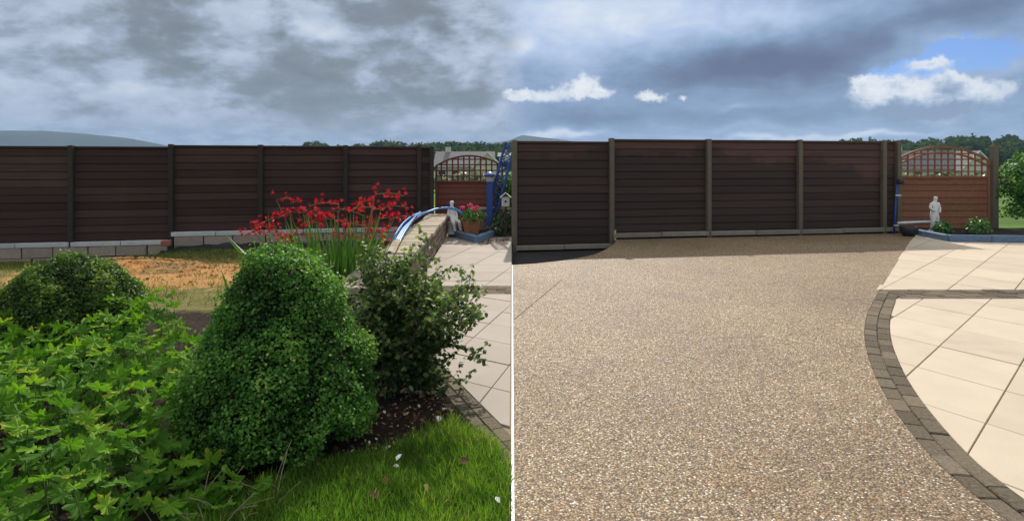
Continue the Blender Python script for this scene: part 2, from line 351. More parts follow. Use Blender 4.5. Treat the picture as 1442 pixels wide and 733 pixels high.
# ------------------------------------------------------------------ scattered leaves (numpy)
def frames(nrm, spin=None):
    n = nrm/np.linalg.norm(nrm, axis=1, keepdims=True)
    r = rng.normal(size=n.shape) if spin is None else spin
    t = r-(r*n).sum(1, keepdims=True)*n; t /= np.linalg.norm(t, axis=1, keepdims=True)+1e-9
    b = np.cross(t, n)
    return np.stack([b, t, n], axis=2)             # columns: width, length, normal
def scatter(name, tv, tf, pos, fr, sc, m, parent=None, rnd=None, kind=None, flat=True):
    tv = np.asarray(tv, float); n = len(pos); k = len(tv); sc = np.broadcast_to(np.asarray(sc, float).reshape(-1, 1) if np.ndim(sc) < 2 else sc, (n, 3)) if np.ndim(sc) else np.full((n, 3), sc)
    V = np.einsum('nij,nkj->nki', fr, tv[None]*sc[:, None, :])+pos[:, None, :]
    me = bpy.data.meshes.new(name); nv = n*k; me.vertices.add(nv); me.vertices.foreach_set('co', V.reshape(-1))
    L = np.concatenate([np.asarray(f) for f in tf]); cnt = np.array([len(f) for f in tf])
    loops = (np.arange(n)[:, None]*k+L[None]).reshape(-1)
    me.loops.add(len(loops)); me.loops.foreach_set('vertex_index', loops)
    tot = np.tile(cnt, n); st = np.concatenate([[0], np.cumsum(tot)[:-1]])
    me.polygons.add(len(tot)); me.polygons.foreach_set('loop_start', st); me.polygons.foreach_set('loop_total', tot)
    me.update(calc_edges=True)
    if rnd is None: rnd = rng.random(n)
    a = me.attributes.new('rnd', 'FLOAT', 'POINT'); a.data.foreach_set('value', np.repeat(np.clip(rnd, 0, 1), k).astype(np.float32))
    me.materials.append(m)
    o = bpy.data.objects.new(name, me); COL.objects.link(o)
    if parent: child(o, parent)
    if kind: o['kind'] = kind
    return o
LEAF = ([(0, 0, 0), (.36, .35, .10), (.26, .75, .07), (0, 1, -.08), (-.26, .75, .07), (-.36, .35, .10), (0, .5, 0)],
        [(0, 1, 6), (1, 2, 3, 6), (3, 4, 5, 6), (5, 0, 6)])
QUAD = ([(-.5, 0, 0), (.5, 0, 0), (.4, 1, .15), (-.4, 1, -.1)], [(0, 1, 2, 3)])
BLADE = ([(-.5, 0, 0), (.5, 0, 0), (.42, .4, .05), (-.42, .4, .05), (.25, .75, .20), (-.25, .75, .20), (0, 1, .42)],
         [(0, 1, 2, 3), (3, 2, 4, 5), (5, 4, 6)])
def fbm(p, s):
    return np.array([mnoise.fractal(Vector(q)*s, 1.0, 2.0, 4) for q in p])
def inpoly(x, y, poly):
    x = np.asarray(x); y = np.asarray(y); c = np.zeros(x.shape, bool); j = len(poly)-1
    for i in range(len(poly)):
        xi, yi = poly[i][0], poly[i][1]; xj, yj = poly[j][0], poly[j][1]
        c ^= ((yi > y) != (yj > y)) & (x < (xj-xi)*(y-yi)/(yj-yi+1e-12)+xi); j = i
    return c
def sstep(x, a, b):
    t = np.clip((np.asarray(x, float)-a)/(b-a), 0, 1); return t*t*(3-2*t)

# ================================================================== THE SETTING
# far ground: one sheet out to the horizon
xs = np.concatenate([-np.geomspace(2600, 12, 26), np.linspace(-10, 10, 9), np.geomspace(12, 2600, 26)])
ys = np.concatenate([[-60, -8], np.linspace(-4, 14, 7), np.geomspace(16, 2900, 40)])
def farz(x, y):
    z = -.75-1.6*sstep(y, 15, 60)
    return z+5.0*sstep(y, 110, 260)-9*sstep(y, 300, 900)
GX, GY = np.meshgrid(xs, ys); GZ = farz(GX, GY)
v = np.stack([GX, GY, GZ], 2).reshape(-1, 3); nx = len(xs)
f = [(j*nx+i, j*nx+i+1, (j+1)*nx+i+1, (j+1)*nx+i) for j in range(len(ys)-1) for i in range(nx-1)]
tag(mesh('ground', v, f, m_field, smooth_=True), kind='structure')
# moorland hills on the skyline
def ridge(name, pts, Y, base=-20):
    xs_ = np.arange(pts[0][0], pts[-1][0]+1, 6); vv = np.interp(xs_, [p[0] for p in pts], [p[1] for p in pts])
    V = []; n = len(xs_)
    for k, (dY, fr) in enumerate(((-350, 0), (-220, .42), (-100, .78), (0, 1), (250, .7), (550, 0))):
        for i, (x, w) in enumerate(zip(xs_, vv)):
            p = at(x, w, Y); jag = mnoise.noise(Vector((x*.03, dY*.004, 3)))*4*(fr > 0)
            V.append((p.x*(1+dY/Y*.3), Y+dY, base+(p.z-base)*fr+jag*(.35 if dY == 0 else 1)))
    Fc = [(k*n+i, k*n+i+1, (k+1)*n+i+1, (k+1)*n+i) for k in range(5) for i in range(n-1)]
    return tag(mesh(name, V, Fc, m_hill, smooth_=True), kind='structure')
ridge('hills', [(-120, 190), (-20, 184), (60, 184), (101, 187), (160, 192), (200, 198), (240, 206), (300, 214), (360, 232)], 1500)
ridge('hills', [(520, 230), (620, 212), (680, 203), (715, 198), (735, 190), (760, 193), (800, 198), (850, 207), (950, 230)], 1650)

# garden terrain (left), with lawn, bare soil, worn grass and spilled sand
WALLDIR = -.03
def wallx(y): return -1.226+WALLDIR*(y-8.61)       # right-hand face of the low wall
edge_soil = [(-1.13, 5.1), (-.92, 4.95), (-.72, 4.55), (-.522, 4.11), (-.315, 3.65), (-.109, 3.19), (-.0, 2.95)]
patio_left = [(wallx(13.4), 13.4)]+[(wallx(5.0), 5.0)]+edge_soil[1:]+[(.0, 13.4)]
lawn = [tuple(g(*p)[:2]) for p in ((250, 760), (335, 700), (430, 668), (530, 648), (590, 622), (640, 600), (690, 626), (718, 655))]+[(-.005, -3), (-2.0, -3)]
def terr(x, y):
    z = -.20*sstep(y, 6.2, 11.8)-.17*sstep(-np.asarray(x), 6.2, 7.4)*sstep(y, 8.5, 11.5)
    return z
gx = np.arange(-11, .0001, .055); gy = np.arange(-3, 13.81, .06)
GX, GY = np.meshgrid(gx, gy); GX[:, -1] = -.004
Z = terr(GX, GY)
nz = np.array([mnoise.fractal(Vector((x*2.2, y*2.2, 0)), 1, 2, 5) for x, y in zip(GX.ravel(), GY.ravel())]).reshape(GX.shape)
Z = Z+nz*.022
ip = inpoly(GX, GY, patio_left); Z = np.where(ip, -.07, Z-.012*(GX > -1.2)*(GY < 5.2))
lw = inpoly(GX, GY, lawn).astype(float); Z += .03*lw
sx_, sy_ = g(215, 385, -.08).x, g(215, 385, -.08).y
sand = np.exp(-(((GX-sx_+.2)/1.9)**2+((GY-sy_)/1.3)**2))*1.1+.45*np.exp(-(((GX-sx_-1.1)/1.5)**2+((GY-sy_+.2)/1.5)**2))
worn = sstep(GY, 5.6, 6.6)*(GX < -1.7)*1.0
v = np.stack([GX, GY, Z], 2).reshape(-1, 3); nx = len(gx)
f = [(j*nx+i, j*nx+i+1, (j+1)*nx+i+1, (j+1)*nx+i) for j in range(len(gy)-1) for i in range(nx-1)]
og = tag(mesh('garden_ground', v, f, m_ground, smooth_=True), kind='structure')
ca = og.data.color_attributes.new('zone', 'FLOAT_COLOR', 'POINT')
ca.data.foreach_set('color', np.stack([lw, np.clip(sand, 0, 1), worn, np.ones_like(lw)], -1).astype(np.float32).ravel())
def tz(x, y): return float(terr(x, y))

# resin gravel drive (right) with its curved raised end beside the fence
outer = [g(1238, 409), g(1222, 440), g(1217, 470), g(1225, 510), g(1243, 550), g(1265, 585), g(1300, 630), g(1343, 672)]
outer = [(p.x, p.y) for p in outer]+[(2.075, 2.4), (2.055, 1.5), (2.05, -3)]
def catmull(pts, k=6):
    P = [np.array(p, float) for p in pts]; P = [2*P[0]-P[1]]+P+[2*P[-1]-P[-2]]; out = []
    for i in range(1, len(P)-2):
        for j in range(k):
            t = j/k; a, b, c, d = P[i-1:i+3]
            out.append(.5*((2*b)+(-a+c)*t+(2*a-5*b+4*c-d)*t*t+(-a+3*b-3*c+d)*t**3))
    return out+[P[-2]]
outer = [tuple(p) for p in catmull(outer, 5)]
pocket = [(.012, 8.93), (.36, 9.06), (.64, 9.24), (.9, 9.42), (1.125, 9.66), (1.32, 9.9), (1.49, 10.2), (1.68, 10.65), (1.84, 11.1), (1.99, 11.55), (2.02, 12.02)]
corner = g(1283, 338)
def fr_y(x): return 11.617+.173*x                  # line of the right-hand fence
drive = pocket+[(8.25, fr_y(8.25)+.03), (8.4, 12.6), (corner.x, corner.y)]+outer+[(.012, -3)]
mb = MB(); mb.prism([p for p in drive], -.3, 0.0)
tag(mb.build('driveway', m_gravel), kind='structure')
mb = MB(); mb.prism([(-.02, 8.8), (2.4, 9.0), (2.4, 12.3), (-.02, 12.0)], -.5, -.20)
tag(mb.build('sunken_ground', m_shade_joint), kind='structure')  # dark soil floor of the hollow, cast shade put into its colour
mb = MB(); mb.box((.004, 2.94, -.02), (.014, 11.95, .05)); tag(mb.build('edging_trim', m_alu), kind='structure')
# saw-cut joint in the resin
a, b = g(724, 450), g(792, 393); d = (b-a).normalized(); nn = Vector((-d.y, d.x, 0))*.0035
tag(mesh('movement_joint', [a-nn+Vector((0, 0, .002)), b-nn+Vector((0, 0, .002)), b+nn+Vector((0, 0, .002)), a+nn+Vector((0, 0, .002))], [(0, 1, 2, 3)], m_shade_joint), kind='structure')

# paved terraces: slabs laid diagonally, each its own piece
def clip(sub, cell):
    out = [np.array(p, float) for p in sub]
    for i in range(len(cell)):
        a, b = np.array(cell[i]), np.array(cell[(i+1) % len(cell)]); e = b-a; src, out = out, []
        ins = lambda p: e[0]*(p[1]-a[1])-e[1]*(p[0]-a[0]) >= 0
        for j in range(len(src)):
            p, q = src[j-1], src[j]
            if ins(q) != ins(p):
                d = q-p; t = (e[1]*(p[0]-a[0])-e[0]*(p[1]-a[1]))/(e[0]*d[1]-e[1]*d[0]); out.append(p+d*t)
            if ins(q): out.append(q)
        if not out: return []
    return out
def area(p): return .5*sum(p[i-1][0]*p[i][1]-p[i][0]*p[i-1][1] for i in range(len(p)))
def slabs_on(region, org, A, B, m, parent, gap=.008, lim=(-14, 14)):
    if area(region) < 0: region = region[::-1]
    A, B = np.array(A), np.array(B)
    if A[0]*B[1]-A[1]*B[0] < 0: A, B = B, A
    ga, gb = gap/np.linalg.norm(A)/2, gap/np.linalg.norm(B)/2; org = np.array(org)
    for i in range(*lim):
        for j in range(*lim):
            c = [org+A*(i+s)+B*(j+t) for s, t in ((ga, gb), (1-ga, gb), (1-ga, 1-gb), (ga, 1-gb))]
            p = clip(region, c)
            if len(p) < 3 or abs(area(p)) < .004: continue
            ctr = sum(p)/len(p); mbx = MB(); dz = rng.normal()*.0012
            q = [ctr+(x-ctr)*(1-.004/max(.02, np.linalg.norm(x-ctr))) for x in p]; n = len(p)
            V = [(x[0]-ctr[0], x[1]-ctr[1], -.035) for x in p]+[(x[0]-ctr[0], x[1]-ctr[1], -.003+dz) for x in p]+[(x[0]-ctr[0], x[1]-ctr[1], dz) for x in q]
            mbx.add(V, [tuple(range(2*n, 3*n))]+[(r*n+k, r*n+(k+1) % n, (r+1)*n+(k+1) % n, (r+1)*n+k) for r in (0, 1) for k in range(n)])
            o = mbx.build('slab', m); o.location = (ctr[0], ctr[1], 0); child(o, parent)
def base(name, poly, z):
    mbx = MB(); mbx.prism(poly, z-.05, z); return tag(mbx.build(name, m_joint), kind='structure')
YB0, YB1 = 6.93, 7.41
tl = base('patio', [(p[0]-.002, p[1]) for p in patio_left], -.012)
yb = lambda y: (wallx(y)+.01, y)
up = [(wallx(12.9)+.01, 12.9), yb(YB1), (-.012, YB1), (-.012, 12.9)]
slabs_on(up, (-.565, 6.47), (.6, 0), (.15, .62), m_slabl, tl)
edge_in = [(p[0]+.165, p[1]+.02) for p in edge_soil[:-1]]
low = [yb(YB0), yb(5.05)]+[(wallx(5)+.06, 5.0)]+edge_in[1:]+[(-.012, 3.33), (-.012, YB0)]
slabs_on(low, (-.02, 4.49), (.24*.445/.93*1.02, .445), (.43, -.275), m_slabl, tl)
trr = base('patio', [(corner.x, corner.y), (8.4, 12.6), (8.45, 13.3), (13, 13.3), (13, -3)]+outer[::-1], -.012)
inner = []
for i, p in enumerate(outer):
    a, b = np.array(outer[max(i-1, 0)]), np.array(outer[min(i+1, len(outer)-1)]); t = (b-a)/np.linalg.norm(b-a); inner.append((p[0]-t[1]*.2, p[1]+t[0]*.2))
YR0, YR1 = 6.70, 7.18
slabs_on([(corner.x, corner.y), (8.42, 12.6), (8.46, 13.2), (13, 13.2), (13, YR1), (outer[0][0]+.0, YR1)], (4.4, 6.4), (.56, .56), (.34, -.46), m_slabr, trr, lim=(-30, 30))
inn = [p for p in inner if p[1] < YR0-.02]
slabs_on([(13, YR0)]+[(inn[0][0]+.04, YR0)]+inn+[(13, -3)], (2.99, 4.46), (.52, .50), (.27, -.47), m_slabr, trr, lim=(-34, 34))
# paver bands and edgings, every paver its own piece
def paver_mesh(l, w, name='paver'):
    mbx = MB(); mbx.box((0, 0, -.03), (l, w, .066), bev=.006); me = mbx.build(name, m_pave).data
    bpy.data.objects.remove(bpy.data.objects[-1] if False else [o for o in COL.objects if o.data == me][0]); return me
pm = paver_mesh(.2, .1)
def paver(x, y, rz, parent, s=(1, 1, 1)):
    o = bpy.data.objects.new('paver', pm); o.location = (x, y, rng.normal()*.0022-.001); o.rotation_euler = (rng.normal()*.006, rng.normal()*.006, rz+rng.normal()*.012)
    o.scale = (s[0]*(.962+rng.normal()*.008), s[1]*(.955+rng.normal()*.01), 1); COL.objects.link(o); child(o, parent); return o
def band(x0, x1, y0, y1, skew=0):
    k = max(1, round((y1-y0)/.12)); h = (y1-y0)/k
    mbx = MB(); mbx.box(((x0+x1)/2, (y0+y1)/2, -.03), (x1-x0, y1-y0-.004, .03)); root = tag(mbx.build('paver_band', m_jdark), kind='structure')
    for r in range(k):
        x = x0-(r % 2)*.11
        while x < x1-.03:
            a, b = max(x, x0), min(x+.22, x1)
            if b-a > .03: paver((a+b)/2, y0+(r+.5)*h, 0, root, ((b-a)/.2, h/.1, 1))
            x += .22
    return root
band(wallx(7.1)+.01, -.012, YB0, YB1); band(outer[0][0]+.03, 12.5, YR0, YR1)
def edging(curve, w, rows, side, length=.2):
    P = [np.array(p) for p in curve]; L = [0]
    for i in range(1, len(P)): L.append(L[-1]+np.linalg.norm(P[i]-P[i-1]))
    def pt(s):
        s = min(max(s, 0), L[-1]-1e-6); i = max(k for k in range(len(L)) if L[k] <= s); i = min(i, len(P)-2)
        t = (P[i+1]-P[i])/(L[i+1]-L[i]); return P[i]+t*(s-L[i]), t
    q = []
    for s in np.linspace(0, L[-1], 60): p, t = pt(s); q.append((p, p+np.array([-t[1], t[0]])*w*side))
    mbx = MB(); V = [(*a, -.02) for a, b in q]+[(min(b[0], -.004) if b[0] < .5 else b[0], b[1], -.02) for a, b in q]; n = len(q)
    mbx.add(V, [(i, i+1, n+i+1, n+i) for i in range(n-1)]); root = tag(mbx.build('paver_edging', m_jdark), kind='structure')
    for r in range(rows):
        s = -(r % 2)*length/2
        while s < L[-1]:
            a, b = max(s, 0), min(s+length, L[-1])
            if b-a > .05:
                p, t = pt((a+b)/2); n_ = np.array([-t[1], t[0]])*side; c = p+n_*w*(r+.5)/rows
                if -.12 < c[0] < .5:               # cut to the straight edge where the terrace ends
                    hl_, hw_ = (b-a)/2-.004, w/rows/2-.003; u_, w_ = np.array(t), np.array([-t[1], t[0]])
                    rc = clip([c-u_*hl_-w_*hw_, c+u_*hl_-w_*hw_, c+u_*hl_+w_*hw_, c-u_*hl_+w_*hw_], [(-2, 0), (-.006, 0), (-.006, 9), (-2, 9)])
                    if len(rc) > 2 and abs(area(rc)) > 4e-4: mbx = MB(); mbx.prism(rc, -.05, .001); mbx.build('paver', m_pave, root)
                    s += length; continue
                paver(c[0], c[1], math.atan2(t[1], t[0]), root, ((b-a)/.2, w/rows/.1, 1))
            s += length
    return root
edging(outer, .2, 2, 1); edging([tuple(p) for p in catmull(edge_soil, 4)], .155, 2, 1, .16)

# ================================================================== FENCES
def fence(name, label, posts, line, m_board, m_post, m_st, panels, post_w=.092, stripw=.95):
    """posts: x positions; line(x)->y; panels: per bay (z bottom, z top, boards)"""
    root = empty(name, (posts[0], line(posts[0]), 0)); tag(root, label, 'fence')
    for i in range(len(posts)):
        zs = [panels[j] for j in (i-1, i) if 0 <= j < len(panels)]
        zt = max(p[1] for p in zs)+.012; zb = min(p[0] for p in zs)-.28
        mbx = MB(); y = line(posts[i]); rz = math.atan2(line(1)-line(0), 1)
        mbx.box((posts[i], y-.02, (zt+zb)/2), (post_w, .12, zt-zb), rz, .008); mbx.build('post', m_post, root)
    for i, (zb, zt, nb) in enumerate(panels):
        a = Vector((posts[i], line(posts[i]), 0)); b = Vector((posts[i+1], line(posts[i+1]), 0)); d = b-a; rz = math.atan2(d.y, d.x); L = d.length-.02
        c = (a+b)/2; h = (zt-zb-.05)/nb
        for k in range(nb):
            mbx = MB(); z = zb+(k+.5)*h; mbx.box((0, 0, 0), (L, .022, h-.009), 0, .004)
            o = mbx.build('board', m_board); o.location = (c.x+rng.normal()*.002, c.y+.02+rng.normal()*.0015, z); o.rotation_euler = (R(-3.0), rng.normal()*.0012, rz); child(o, root)
        mbx = MB(); mbx.box((c.x, c.y+.015, zt-.024), (L, .055, .04), rz, .004); mbx.build('capping_rail', m_board, root)
        mbx = MB(); mbx.box((c.x, c.y+.05, (zb+zt)/2-.15), (L+.01, .012, zt-zb+.27), rz); mbx.build('backing_panel', m_board, root)
        n = max(1, round(L/stripw)); sl_ = L/n                # pale concrete lengths under the panel
        for k in range(n):
            p = a+d.normalized()*(.01+sl_*(k+.5)); mbx = MB()
            mbx.box((p.x, p.y-.03, zb-.055+rng.normal()*.003), (sl_-.014, .14, .085), rz+rng.normal()*.004, .006); mbx.build('base_strip', m_st, root)
    return root
def fl_y(x): return 12.0+.2*(x+6.75)
pl = [-12.1, -10.28, -8.49, -6.76, -5.12, -3.48, -1.99, -1.73]
lowp, hip = (.00, 1.835, 12), (.155, 1.868, 11)
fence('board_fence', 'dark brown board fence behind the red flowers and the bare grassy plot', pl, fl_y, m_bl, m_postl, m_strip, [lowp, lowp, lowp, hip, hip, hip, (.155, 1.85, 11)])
pr = [.045, 1.965, 3.996, 6.016, 7.98, 8.33]
fence('board_fence', 'brown board fence darker below a ragged line behind the gravel driveway', pr, fr_y, m_br, m_postr, m_stripr,
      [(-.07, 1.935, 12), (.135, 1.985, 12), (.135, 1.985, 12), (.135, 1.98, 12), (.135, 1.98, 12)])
mb = MB(); p = Vector((2.03, fr_y(2.03)-.09, .06)); mb.box(p, (.035, .02, .26), 0, .003)
tag(mb.build('marker_stake', plain('yellow_green_paint', (.50, .52, .10), .6)), 'short yellow-green stake at the step in the driveway fence', 'stake')
# block plinth under the left fence
fw = empty('block_wall', (-8.5, 11.6, -.4)); tag(fw, 'rough concrete block footing under the dark fence beside the sandy soil', 'wall')
bmk = MB(); bmk.box((0, 0, 0), (1, 1, 1), 0, .02); bmesh_o = bmk.build('block', m_block); blk = bmesh_o.data; bpy.data.objects.remove(bmesh_o)
for (x0, x1, zt) in ((-12.1, -6.80, -.105), (-6.70, -1.75, .05)):
    for r in range(2):
        x = x0-(r % 2)*.28
        while x < x1:
            w = .44+rng.random()*.18; a, b = max(x, x0), min(x+w, x1)
            if b-a > .08:
                o = bpy.data.objects.new('block', blk); c = (a+b)/2; o.location = (c, fl_y(c)-.005-rng.random()*.035, zt-.095-r*.2); o.scale = ((b-a)-.015, .16, .185+rng.normal()*.004)
                o.rotation_euler = (0, rng.normal()*.008, math.atan(.2)+rng.normal()*.02); COL.objects.link(o); child(o, fw)
            x += w
mb = MB()
for (x0, x1, zt) in ((-12.1, -6.80, -.11), (-6.70, -1.75, .045)):
    c = (x0+x1)/2; mb.box((c, fl_y(c)+.04, zt-.2), ((x1-x0)*1.02, .13, .4), math.atan(.2))
mb.build('mortar', m_mortar, fw)
mb = MB(); q = at(234, 342, 11.75); mb.box(q, (.17, .12, .1), .3, .008, rx=.1); tag(mb.build('brick', m_redbrick), 'loose red brick at the step in the dark fence footing', 'brick')
# black membrane lying against the footing
V = []; n = 60
for i in range(n):
    x = -6.9+i*.085; y = fl_y(x)-.11
    for k, (dy, dz) in enumerate(((0, .06), (-.05, .045), (-.12, .01), (-.22, -.005))):
        w = mnoise.noise(Vector((x*2.2, k*.7, 0))); V.append((x, y+dy+w*.03, tz(x, y)+dz+.012+abs(w)*(.09 if k < 3 else .01)))
tag(mesh('membrane_sheet', V, [(i*4+k, i*4+k+1, i*4+k+5, i*4+k+4) for i in range(n-1) for k in range(3)], m_black, smooth_=True), 'crumpled black plastic membrane along the foot of the dark fence', 'membrane')

# ================================================================== LOW STONE WALL with coping
wl = empty('stone_wall', (wallx(8.6)-.19, 8.6, 0)); tag(wl, 'low brick wall with sandstone coping between the flower bed and the terrace', 'wall')
Y0, Y1, WT, WW = 5.05, 12.35, .40, .36
rzw = math.atan(WALLDIR)
mb = MB(); mb.add([(wallx(Y0)-.02, Y0+.02, -.1), (wallx(Y1)-.02, Y1-.02, -.1), (wallx(Y1)-WW+.02, Y1-.02, -.1), (wallx(Y0)-WW+.02, Y0+.02, -.1),
                   (wallx(Y0)-.02, Y0+.02, WT), (wallx(Y1)-.02, Y1-.02, WT), (wallx(Y1)-WW+.02, Y1-.02, WT), (wallx(Y0)-WW+.02, Y0+.02, WT)],
                  [(0, 1, 5, 4), (1, 2, 6, 5), (2, 3, 7, 6), (3, 0, 4, 7), (4, 5, 6, 7)]); mb.build('mortar', m_mortar, wl)
bk = MB(); bk.box((0, 0, 0), (1, 1, 1), 0, .035); bo = bk.build('brick', m_wallb); bme = bo.data; bpy.data.objects.remove(bo)
nc = 4; hc = WT/nc
for r in range(nc):
    y = Y0-(r % 2)*.15
    while y < Y1:
        l = .26+rng.random()*.1; a, b = max(y, Y0), min(y+l, Y1)
        if b-a > .05:
            c = (a+b)/2
            o = bpy.data.objects.new('brick', bme); o.location = (wallx(c)-.05+rng.normal()*.006, c, hc*(r+.5)); o.scale = (.11, b-a-.014, hc-.014); o.rotation_euler = (0, 0, -rzw+rng.normal()*.015); COL.objects.link(o); child(o, wl)
        y += l
    x = wallx(Y0)-WW-(r % 2)*.09
    while x < wallx(Y0)-.12:
        a, b = max(x, wallx(Y0)-WW), min(x+.2, wallx(Y0)-.11)
        if b-a > .04:
            o = bpy.data.objects.new('brick', bme); o.location = ((a+b)/2, Y0+.045+rng.normal()*.005, hc*(r+.5)); o.scale = (b-a-.012, .11, hc-.014); COL.objects.link(o); child(o, wl)
        x += .2
y = Y0-.04
while y < Y1:
    l = .18+rng.random()*.22; mbx = MB(); c = y+l/2; mbx.box((0, 0, 0), (.43, l-.006, .062), 0, .009)
    o = mbx.build('coping_stone', m_coping); o.location = (wallx(c)-.17+rng.normal()*.007, c, WT+.03+rng.normal()*.004); o.rotation_euler = (rng.normal()*.012, rng.normal()*.012, -rzw+rng.normal()*.012); child(o, wl); y += l

# ================================================================== GATES with arched trellis
def gate(x0, x1, Y, zlow, zb, zend, zpk, nb, nv, hs, m, label, arcs=(0,)):
    root = empty('trellis_gate', ((x0+x1)/2, Y, zlow)); tag(root, label, 'gate')
    h = (zb-zlow)/nb; L = x1-x0
    for k in range(nb):
        mbx = MB(); mbx.box(((x0+x1)/2, Y+rng.normal()*.002, zlow+(k+.5)*h), (L-.06, .022, h+.012), 0, .004, rx=R(-7)); mbx.build('board', m, root)
    for x in (x0+.015, x1-.015):
        mbx = MB(); mbx.box((x, Y-.01, (zlow+zend)/2), (.05, .05, zend-zlow), 0, .005); mbx.build('stile', m, root)
    mbx = MB(); mbx.box(((x0+x1)/2, Y-.012, zb+.005), (L-.08, .05, .05), 0, .005); mbx.build('mid_rail', m, root)
    arc = lambda x: zend+(zpk-zend)*(1-((x-(x0+x1)/2)/(L/2))**2)
    for dz in arcs:
        mbx = MB(); xs_ = [x0+L*i/28 for i in range(29)]; V = []
        for x in xs_:
            zz = arc(x)-dz; V += [(x, Y-.035, zz-.02), (x, Y-.035, zz+.02), (x, Y+.015, zz+.02), (x, Y+.015, zz-.02)]
        mbx.add(V, [(i*4+k, i*4+(k+1) % 4, i*4+4+(k+1) % 4, i*4+4+k) for i in range(28) for k in range(4)]); mbx.build('arch_rail', m, root)
    for i in range(1, nv):
        x = x0+L*i/nv; mbx = MB(); zt = arc(x)-.01; mbx.box((x, Y+.002, (zb+zt)/2), (.034, .018, zt-zb), 0, .003); mbx.build('trellis_slat', m, root)
    for z in hs:
        if z < zpk-.03:
            t = math.sqrt(max(0, 1-max(0, z-zend)/(zpk-zend)))*L/2; mbx = MB(); mbx.box(((x0+x1)/2, Y-.018, z), (2*t-.04, .018, .028), 0, .003); mbx.build('trellis_slat', m, root)
    return root
gate(-1.68, -.20, 13.3, -.02, 1.093, 1.44, 1.665, 9, 12, (1.22, 1.345, 1.47, 1.59), m_gatel, 'dark red wooden gate with arched trellis top beyond the low stone wall')
gate(8.52, 10.62, 13.45, .02, 1.187, 1.56, 1.87, 8, 14, (1.32, 1.455, 1.59, 1.72), m_gater, 'orange-brown wooden gate with arched trellis top beyond the gravel driveway', (0, .13))
mb = MB(); mb.box((10.72, 13.42, .9), (.12, .12, 2.0), 0, .008); tag(mb.build('gate_post', m_postr), 'olive wooden post at the far side of the orange-brown gate', 'post')

# ================================================================== FAR SIDE: houses, wood
def house(x0, x1, Y, zg, zeave, ztop, gx0, gx1, label, wins):
    root = empty('bungalow', ((x0+x1)/2, Y, zg)); tag(root, label, 'house'); D_ = 8.0
    mbx = MB(); mbx.box(((x0+x1)/2, Y+D_/2, (zg+zeave)/2), (x1-x0, D_, zeave-zg)); mbx.build('wall', m_render, root)
    o = .5; V = [(x0-o, Y-o, zeave-.05), (x1+o, Y-o, zeave-.05), (x1+o, Y+D_+o, zeave-.05), (x0-o, Y+D_+o, zeave-.05), (x0-o, Y+D_/2, ztop), (x1+o, Y+D_/2, ztop)]
    rf = mesh('roof', V, [(0, 1, 5, 4), (1, 2, 5), (2, 3, 4, 5), (3, 0, 4), (3, 2, 1, 0)], m_roof, root)
    mbx = MB(); mbx.box((x0+1.6, Y+D_/2, ztop+.3), (.9, .6, .9), 0, .03); c = mbx.build('chimney', m_render); child(c, rf)
    if gx1 > gx0:
        gc = (gx0+gx1)/2; zt = ztop-.25
        mbx = MB(); mbx.add([(gx0, Y-1.5, zg), (gx1, Y-1.5, zg), (gx1, Y-1.5, zeave), (gc, Y-1.5, zt), (gx0, Y-1.5, zeave), (gx0, Y+1, zg), (gx1, Y+1, zg), (gx1, Y+1, zeave), (gc, Y+3, zt), (gx0, Y+1, zeave)],
                            [(0, 1, 2, 3, 4), (0, 4, 9, 5), (1, 6, 7, 2)]); mbx.build('gable_wall', m_render, root)
        for s, xa in ((-1, gx0-.4), (1, gx1+.4)):
            mbx = MB(); mbx.add([(xa, Y-1.7, zeave-.25), (gc, Y-1.7, zt+.12), (gc, Y+3.6, zt+.12), (xa, Y+3.6, zeave-.25)], [(0, 1, 2, 3)] if s < 0 else [(3, 2, 1, 0)]); mbx.build('gable_roof', m_roof, root)
            mbx = MB(); V = [(xa, Y-1.75, zeave-.45), (gc, Y-1.75, zt-.1), (gc, Y-1.75, zt+.16), (xa, Y-1.75, zeave-.2)]
            mbx.add(V+[(a_, b_+.06, c_) for a_, b_, c_ in V], [(0, 1, 2, 3), (7, 6, 5, 4), (3, 2, 6, 7), (0, 4, 5, 1)]); mbx.build('bargeboard', m_white, root)
    for (wx, ww, wz0, wz1, yy) in wins:
        mbx = MB(); mbx.box((wx, Y+yy-.03, (wz0+wz1)/2), (ww, .14, wz1-wz0), 0, .02); w = mbx.build('window', m_white, root)
        mbx = MB(); mbx.box((wx, Y+yy-.11, (wz0+wz1)/2), (ww-.2, .04, wz1-wz0-.2)); pn = mbx.build('pane', m_glass); child(pn, w)
    return root
house(-12.6, -3.4, 100, -2.4, 1.0, 3.55, -6.2, -1.7, 'cream bungalow with grey roof and white gable seen through the left trellis', [(-11.6, 1.4, -.6, .5, 0), (-9.3, 1.2, -.6, .5, 0), (-4.0, 1.6, -1.6, -.3, -1.5)])
house(65, 78.5, 100, -2.4, .6, 3.7, 73.4, 79, 'grey roofed cream bungalow seen through the trellis of the orange-brown gate', [(67.0, 1.6, -.9, .2, 0), (70.5, 1.6, -.9, .2, 0), (76.2, 1.6, -1.2, .1, -1.5)])
house(-3.6, 1.5, 170, 2.0, 3.5, 4.6, 0, 0, 'small pale building among the far trees beside the blue frame', [(-2.2, .7, 2.5, 3.1, 0)])
